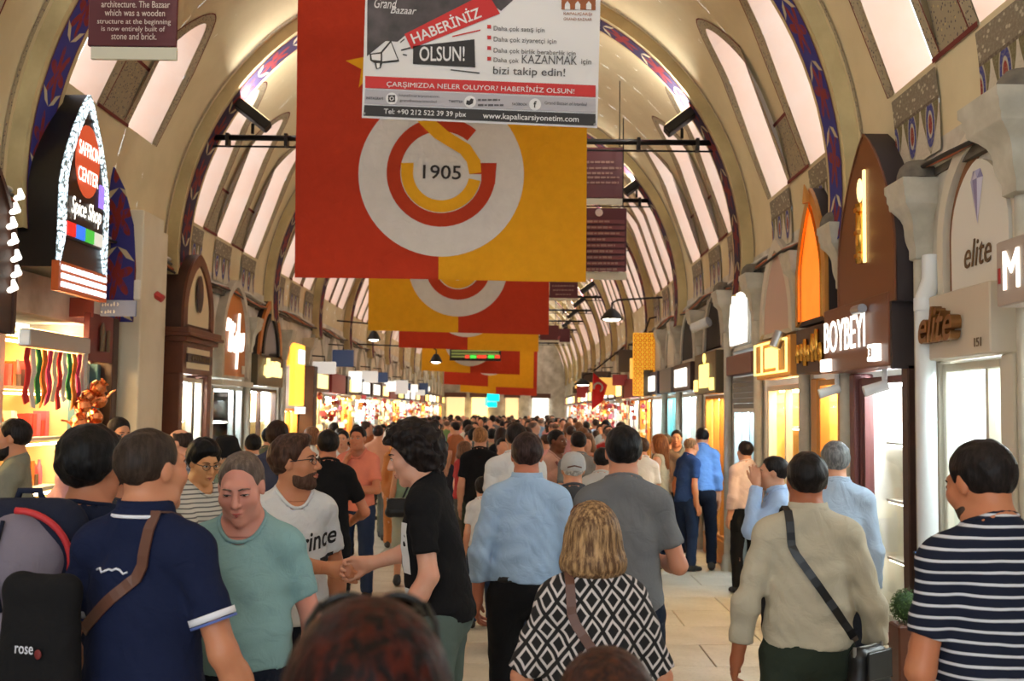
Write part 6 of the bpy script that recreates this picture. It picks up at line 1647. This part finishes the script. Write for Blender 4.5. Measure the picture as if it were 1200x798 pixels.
# --- woman with blonde bob
def diamond_mat():
    t = NT('diamond_print'); v = t.coord(); s = t.sep(v); n = t.noise(v, 6, 2)
    x = t.val('ADD', s[0], t.val('MULTIPLY', n, .03)); z = t.val('ADD', s[2], t.val('MULTIPLY', n, .03))
    a = t.val('FRACT', t.val('MULTIPLY', t.val('ADD', x, t.val('MULTIPLY', z, .72)), 14)); b = t.val('FRACT', t.val('MULTIPLY', t.val('SUBTRACT', x, t.val('MULTIPLY', z, .72)), 14))
    d = t.val('MAXIMUM', t.val('ABSOLUTE', t.val('SUBTRACT', a, .5)), t.val('ABSOLUTE', t.val('SUBTRACT', b, .5)))
    ring = t.val('MULTIPLY', t.step(d, .25, .28), t.step(d, .41, .38))
    t.base(t.mix(ring, lin((26, 23, 24)), lin((206, 196, 194)))); t.set(Roughness=.9); return t.m
blonde = person('woman with blonde bob in black and white diamond patterned top, seen from behind', 695, 590, 338, 2, tier='near', detail=False, sk=(206, 142, 108), female=True, shirt=diamond_mat(), sleeves='half', hem=.86, neck=.088, drape=1.15, pants=BLACKC, hair='bob', hc=(92, 66, 46), hc2=(190, 152, 108), armR=((.26, .0, 1.13), (.22, .2, 1.0)), armL=((-.26, .0, 1.13), (-.22, .2, 1.0)), bw=1.0, off=.018, wrinkle=.006)
glasses(blonde, 'brown sunglasses pushed up on the blonde bob', True, True, 'sunglasses', (92, 48, 28), 1.0, .012)
shoulder_bag(blonde, 'brown leather strap bag of the woman with the blonde bob', over(-.1, -.085) + backline(-.07, 1.34, .2, .95), .032, LEATH, (.27, .02, .88), (.26, .09, .2), LEATH, 90)

# --- two heads right in front of the lens
redh = person('dark reddish haired woman with glasses on her head, nearest in front', 432, 712, 1020, 4, tier='near', detail=False, sk=(206, 148, 120), female=True, shirt=cloth('dark_blouse', (52, 40, 48)), pants=BLACKC, hair='long', hc=(10, 6, 7), hc2=(74, 22, 11), shoes=None)
glasses(redh, 'black sunglasses worn on the dark reddish hair', True, True, 'sunglasses', (18, 18, 20), 1.05, .02)
brn = person('brown haired woman with a parting in front, only her crown showing', 712, 766, 700, 0, tier='near', detail=False, sk=(206, 148, 120), female=True, shirt=cloth('plum_blouse', (70, 44, 54)), pants=BLACKC, hair='long', hc=(38, 24, 22), hc2=(80, 42, 26), shoes=None)

# --- striped tee man at the right edge with a phone
strp = person('man in navy and white striped tee looking at a phone', 1160, 513, 375, 6, tier='near', detail=True, sk=(190, 122, 86), shirt=stripes('navy_stripe', (28, 32, 48), (206, 206, 212), .034, .76), hem=.86, pants=JEANS, hair='short', hc=(22, 17, 16), head=(16, -14, 0), beard=(.0015, (60, 42, 34)), armR=((.25, .03, 1.12), (.1, .28, 1.22)), armL=((-.225, -.01, 1.10), (-.05, .25, 1.26)), handL=dict(d=(.1, .75, .6), n=(-.9, .2, 0), curl=40, side=1), bw=1.04)
ph = empty('phone', strp.world((-.005, .36, 1.33)), math.radians(20), 'dark phone with lit blue screen held by the striped tee man', 'phone')
for nm, lo, hi, m in (('case', (-.036, -.005, -.07), (.036, .005, .07), BLKL), ('screen', (-.033, -.007, -.065), (.033, -.005, .065), mat('phone_screen', (70, 110, 170), .2, emit=(70, 110, 170), strength=.6))):
    o = box_obj(nm, lo, hi, m, ph, .003 if nm == 'case' else 0); o.rotation_euler = (math.radians(-35), 0, 0)

# --- beige shirt man with shoulder bag
beg = cloth('beige_shirt', (196, 186, 164))
bge = person('man in beige long sleeved shirt and green trousers with a black shoulder bag', 946, 529, 270, -4, tier='near', detail=False, sk=(168, 100, 68), shirt=beg, sleeves='long', hem=.955, pants=cloth('green_trousers', (50, 58, 48)), hair='short', hc=(20, 16, 15), collar=beg, walk=.45, bw=1.08, armL=((-.26, -.03, 1.12), (-.29, .04, .88)), armR=((.26, -.02, 1.12), (.30, .08, .87)), wrinkle=.006)
shoulder_bag(bge, 'black shoulder bag at the hip of the beige shirt man', over(-.1, -.085) + backline(-.07, 1.34, .185, .98), .034, BLKL, (.22, -.10, .87), (.2, .10, .21), BLKL, 40)

# --- people in the middle distance
def mid(label, px, top, p, face, **k):
    k.setdefault('tier', 'mid'); return person(label, px, top, p, face, **k)
gs = cloth('grey_blue_shirt', (172, 188, 208))
mid('grey haired man in pale grey blue shirt ahead of the beige shirt man', 979, 516, 192, -8, shirt=gs, sleeves='long', hem=.9, pants=DARKT, hc=(92, 92, 94), hc2=(140, 140, 140), collar=gs, bw=1.05)
pb = cloth('powder_blue_shirt', (176, 200, 236))
mid('man in powder blue shirt holding a hand to his ear', 908, 534, 166, 82, shirt=pb, sleeves='long', pants=DARKT, hc=(24, 20, 20), collar=pb, armL=((-.2, .2, 1.22), (-.1, .14, 1.55)), detail=True)
mid('man in pale pink shirt and dark trousers beside the grey shutter', 874, 518, 106, 18, H=1.66, shirt=cloth('pale_pink_shirt', (220, 192, 186)), sleeves='long', hem=.97, pants=BLACKC, hc=(24, 18, 18))
mid('man in bright blue shirt and dark trousers leaning towards a window', 822, 511, 93, -14, H=1.80, lean=14, shirt=cloth('bright_blue_shirt', (112, 152, 214)), sleeves='long', hem=.97, pants=cloth('ink_trousers', (26, 32, 48)), hc=(20, 17, 18), walk=.3)
mid('sunburnt man in dark blue polo and jeans beside the blue shirt man', 804, 519, 93, -60, H=1.66, sk=(222, 140, 92), shirt=cloth('dark_blue_polo', (52, 76, 122)), pants=JEANS, hair='bald', hc=(120, 80, 50), lean=6)
mid('dark haired man facing the camera behind the dark blue polo man', 793, 510, 82, 168, H=1.72, shirt=cloth('grey_tee', (112, 112, 114)), pants=DARKT, hc=(22, 18, 18), detail=True)
mid('brown haired man half hidden behind the bright blue shirt', 831, 508, 79, -20, H=1.66, loc=(2.12, 15.1, 0), shirt=cloth('taupe_tee', (120, 100, 90)), pants=DARKT, hc=(70, 52, 42))
lw = mid('woman with long auburn hair, beige top and jeans', 773, 511, 92, 62, H=1.68, female=True, sk=(222, 160, 120), shirt=cloth('beige_top', (214, 188, 150)), sleeves='none', hem=.93, pants=JEANS, hair='long', hc=(120, 62, 30), hc2=(176, 104, 54))
mid('person in white top with blue shorts beside the grey tee man', 752, 512, 104, 20, H=1.68, shirt=WHITET, hem=.86, pants=cloth('blue_shorts', (60, 96, 186)), pleg='short', hc=(60, 44, 36))
mid('person in light grey top just behind the tall grey tee man', 706, 524, 132, -10, shirt=cloth('light_grey_tee', (206, 204, 200)), pants=JEANS, hc=(20, 17, 17))
cap = mid('older man in pale grey baseball cap and charcoal shirt', 672, 530, 172, 2, shirt=cloth('charcoal_shirt', (78, 78, 82)), pants=DARKT, hair='buzz', hc=(150, 146, 142), sk=(200, 146, 118))
def baseball_cap(P, m):
    s = P.s; M = Matrix(P.HM.tolist())
    def tr(mb): mb.v = [tuple(Vector(P.hp(v) * s)) for v in mb.v]; return mb
    tr(MB().lathe([(.098, .005), (.1, .02), (.098, .06), (.085, .1), (.055, .127), (.001, .137)], (0, -.018, 0), 20, .9, 1.1)).build('cap_crown', m, P.root, True)
    tr(MB().lathe([(.02, .03), (.16, .012), (.16, .018), (.02, .038)], (0, .04, .0), 16, .55, .75, 0, math.pi)).build('cap_brim', m, P.root, True)
    tr(MB().tube([(-.05, -.118, .028), (0, -.126, .04), (.05, -.118, .028)], .006, 6)).build('cap_strap', LEATH, P.root, True)
baseball_cap(cap, cloth('pale_cap', (190, 190, 190)))
pj = mid('man in pink beige jacket with a dark red bag at his side', 652, 503, 108, -130, sk=(110, 66, 44), shirt=cloth('pink_beige_jacket', (206, 160, 146)), sleeves='long', pants=JEANS, hc=(18, 15, 15), detail=True)
shoulder_bag(pj, 'dark red bag hanging beside the pink beige jacket', frontline(.1, 1.42, .02, 1.25, 6), .03, mat('dark_red_leather', (120, 26, 30), .5), (.03, .2, 1.12), (.3, .1, .24), mat('dark_red_leather', (120, 26, 30), .5), -130)
mid('man with black hair and grey tee left of the tall grey tee man', 678, 505, 112, 12, shirt=cloth('slate_tee', (126, 128, 132)), pants=DARKT, hc=(18, 16, 18))
mid('man in plain white tee just ahead of the pale blue shirt man', 605, 495, 140, 0, shirt=WHITET, pants=JEANS, hc=(24, 20, 20), bw=1.12)
mid('man in black tee with brown hair further ahead of the handshake', 563, 500, 106, 0, shirt=BLACKC, pants=cloth('green_trousers', (50, 58, 48)), hc=(120, 84, 54))
mid('small child in white top with dark curly hair', 566, 560, 128, 10, shirt=WHITET, pants=JEANS, hair='thick', hc=(20, 16, 16), shoulder=.9)
gw = mid('woman in pale green top with a black bag behind the black tee man', 480, 508, 104, 10, H=1.66, female=True, sk=(200, 146, 112), shirt=cloth('pale_green_top', (150, 176, 146)), sleeves='none', hem=.86, pants=cloth('stone_skirt', (176, 178, 160)), pleg='mid', hair='long', hc=(44, 30, 24))
shoulder_bag(gw, 'small black bag on the woman in pale green', over(.09, .08) + backline(.06, 1.34, -.1, .98, 6), .02, BLKL, (-.1, -.2, .93), (.3, .1, .2), BLKL, 10)
mid('man in black tee and black trousers standing with his back turned', 385, 503, 150, 12, shirt=BLACKC, hem=.9, pants=BLACKC, hc=(18, 16, 16), sk=(190, 122, 90), armR=((.29, .0, 1.13), (.22, .22, 1.05)))
pe = mid('man in peach tee and blue jeans with a hand at his mouth', 420, 501, 113, 172, H=1.78, sk=(188, 124, 94), shirt=cloth('peach_tee', (232, 140, 118)), pants=cloth('blue_jeans', (38, 52, 84)), hc=(18, 16, 17), detail=True, armR=((.22, .16, 1.10), (.06, .16, 1.44)), armL=((-.24, .1, 1.12), (.08, .24, 1.13)), bw=1.05)
mid('man in slate blue tee with his back turned by the lit window', 325, 495, 136, 8, shirt=cloth('slate_blue_tee', (66, 72, 96)), pants=DARKT, hc=(34, 22, 18), hair='thick')
ak = mid('young man in grey and white striped shirt with glasses, looking down', 236, 515, 196, -118, sk=(214, 156, 106), shirt=stripes('grey_stripe', (206, 202, 192), (110, 108, 106), .026, .68), sleeves='half', hem=.9, pants=DARKT, hair='thick', hc=(12, 12, 13), head=(-18, -14, 0), detail=True, tier='near', armR=((.2, .2, 1.14), (.05, .36, 1.08)), armL=((-.24, .12, 1.12), (-.1, .34, 1.08)))
glasses(ak, 'thin black glasses on the striped shirt young man')
bk = mid('person in black bucket hat and sage top with a black bag', 266, 514, 150, -165, female=True, sk=(196, 150, 120), shirt=cloth('sage_top', (120, 134, 122)), sleeves='half', pants=BLACKC, hair='bob', hc=(16, 14, 14), head=(0, -14, 0), detail=True)
def bucket_hat(P, m):
    mb = MB().lathe([(.125, -.005), (.13, -.002), (.1, .05), (.085, .11), (.07, .125), (.001, .13)], (0, -.015, .025), 22, 1, 1.08); mb.v = [tuple(P.hp(v) * P.s) for v in mb.v]; mb.build('bucket_hat', m, P.root, 'auto')
bucket_hat(bk, BLACKC)
shoulder_bag(bk, 'black sling bag across the person in the bucket hat', frontline(.1, 1.4, -.12, 1.02, 8), .025, BLKL, (-.13, .17, .98), (.2, .09, .2), BLKL, 190)
def plaid():
    t = NT('blue_plaid'); v = t.coord(); s = t.sep(v); a = t.step(t.val('FRACT', t.val('MULTIPLY', s[0], 22)), .45, .5); b = t.step(t.val('FRACT', t.val('MULTIPLY', s[2], 22)), .45, .5)
    t.base(t.mix(t.val('MULTIPLY', t.val('ADD', a, b), .5), lin((196, 206, 220)), lin((70, 96, 140)))); t.set(Roughness=.9); return t.m
mid('balding man in blue plaid shirt seen in profile', 212, 502, 142, 95, shirt=plaid(), pants=DARKT, hair='bald', hc=(44, 34, 30), sk=(226, 166, 136), detail=True)
mid('dark haired man with a glance down, in front of the cream pier', 138, 488, 138, -150, shirt=cloth('dark_blue_tee', (44, 50, 80)), pants=DARKT, hc=(24, 20, 20), sk=(206, 150, 116), detail=True, head=(20, -10, 0))
mid('dark haired woman in pink top beside the spice shelves', 86, 505, 155, 88, female=True, sk=(206, 136, 96), shirt=cloth('pink_top', (226, 168, 172)), pants=JEANS, hair='bun', hc=(30, 20, 18), detail=True)
brd = person('bearded man in olive grey tee with a strap across his chest', 18, 490, 176, 108, tier='near', sk=(200, 138, 102), shirt=cloth('olive_grey_tee', (136, 136, 122)), pants=DARKT, hair='short', hc=(24, 19, 18), beard=(.009, (26, 20, 18)), bw=1.12, armR=((.27, .08, 1.13), (.03, .28, 1.1)), armL=((-.29, .08, 1.12), (-.02, .3, 1.08)))
sleeve_band(brd, -1, mat('pale_cuff', (206, 204, 196), .8), .66, .066, .03)
wrist_band(brd, -1, 'steel watch on the bearded man', STEEL)
shoulder_bag(brd, 'black sling bag on the bearded man', frontline(.09, 1.42, -.12, 1.0, 10), .024, BLKL, (-.2, .02, .9), (.22, .09, .18), BLKL, 70)
mid('person in navy top cut off by the left edge', -52, 512, 250, 6, shirt=NAVY, pants=DARKT, hc=(28, 22, 20))
mid('man with short black hair behind the bucket hat', 297, 508, 118, 20, shirt=cloth('pale_tee', (206, 210, 214)), pants=DARKT, hc=(16, 15, 16))
mid('person with black hair near the lit window, further back', 316, 500, 104, -10, shirt=cloth('olive_tee', (110, 116, 96)), pants=DARKT, hc=(20, 17, 17))
mid('man in salmon shirt walking away beyond the peach tee man', 443, 510, 78, 0, H=1.72, shirt=cloth('salmon_shirt', (222, 160, 130)), pants=cloth('grey_trousers', (96, 94, 92)), hc=(40, 28, 24))
mid('woman in pale headscarf and camouflage grey clothes', 457, 505, 76, 0, H=1.66, female=True, shirt=cloth('khaki_grey', (108, 106, 92)), sleeves='long', hem=.7, pants=cloth('khaki_grey', (108, 106, 92)), hair='bob', hc=(206, 200, 190))
mid('woman in long orange brown dress among the crowd', 465, 520, 82, 10, H=1.6, female=True, shirt=cloth('rust_dress', (196, 120, 66)), sleeves='long', hem=.6, pants=cloth('rust_dress', (196, 120, 66)), hair='bob', hc=(176, 110, 60))
mid('man in white shirt facing the viewer beside the peach tee man', 402, 509, 90, 178, H=1.68, shirt=WHITET, pants=DARKT, hc=(22, 18, 18), detail=True)

# --- the dense crowd further along: a few figures copied with their own colours
tops = [('white', (224, 222, 218)), ('black', (30, 29, 32)), ('navy', (40, 48, 84)), ('grey', (120, 120, 124)), ('red', (170, 50, 48)), ('beige', (206, 182, 146)), ('pale blue', (158, 186, 214)), ('green', (120, 150, 96)), ('pink', (214, 150, 150)), ('rust', (176, 104, 66))]
protos = []
for k, d in enumerate((dict(hair='short', hc=(24, 20, 20)), dict(hair='short', hc=(50, 36, 30), walk=.5), dict(hair='long', hc=(40, 26, 22), female=True, walk=.4), dict(hair='thick', hc=(16, 15, 16), walk=-.4, sleeves='long'), dict(hair='bob', hc=(90, 62, 44), female=True), dict(hair='bun', hc=(30, 22, 20), female=True, walk=.3), dict(hair='bald', hc=(90, 70, 60), sk=(214, 154, 124), bw=1.12, belly=.03))):
    P = person('proto %d' % k, 0, 0, 0, 0, H=1.70 if not d.get('female') else 1.62, loc=(0, 12 + k, 0), tier='far', shirt=cloth('crowd_white', tops[0][1]), pants=cloth('crowd_trousers', (52, 54, 66)), **d)
    protos.append(P.root)
R = random.Random(21); placed = [Vector((o.location.x, o.location.y, 0)) for o in bpy.data.objects if o.name.startswith('person') and o not in protos]
used = set(); spots = []
tries = 0
while len(spots) < 235 and tries < 9000:
    tries += 1
    y = 12.2 + 36 * R.random() ** .9; x = R.uniform(-3.2, 1.9)
    if y < 17 and -2.3 < x < -.75: continue
    if y < 15 and x > .95: continue
    if y < 14 and x < -1.6: continue
    q = Vector((x, y, 0))
    if all((q - p).length > (.5 if y > 16 else .75) for p in placed): placed.append(q); spots.append(q)
for i, q in enumerate(sorted(spots, key=lambda v: v.y)):
    k = R.randrange(len(protos)); nm, c = tops[R.randrange(10)]
    if k in used: o = copy_tree(protos[k])
    else: o = protos[k]; used.add(k)
    o.location = q; o.rotation_euler = (0, 0, math.radians(R.choice((0, 0, 0, 180, 180, 60, -60)) + R.uniform(-25, 25))); z = R.uniform(.95, 1.07); o.scale = (z, z, z)
    o['label'] = 'distant person in %s top within the packed crowd down the street' % nm; o['group'] = 'crowd down the street in %s' % nm; o['category'] = 'person'
    tr = R.choice(((52, 54, 66), (40, 52, 80), (90, 84, 76), (28, 28, 32), (150, 140, 124)))
    for ch in o.children:
        if ch.name.startswith('shirt'):
            ch.material_slots[0].link = 'OBJECT'; ch.material_slots[0].material = cloth('crowd_' + nm, c)
        if ch.name.startswith('trousers'):
            ch.material_slots[0].link = 'OBJECT'; ch.material_slots[0].material = cloth('crowd_t_%d' % tr[0], tr)
for k, o in enumerate(protos):
    if k not in used:
        for ch in list(o.children): bpy.data.objects.remove(ch)
        bpy.data.objects.remove(o)
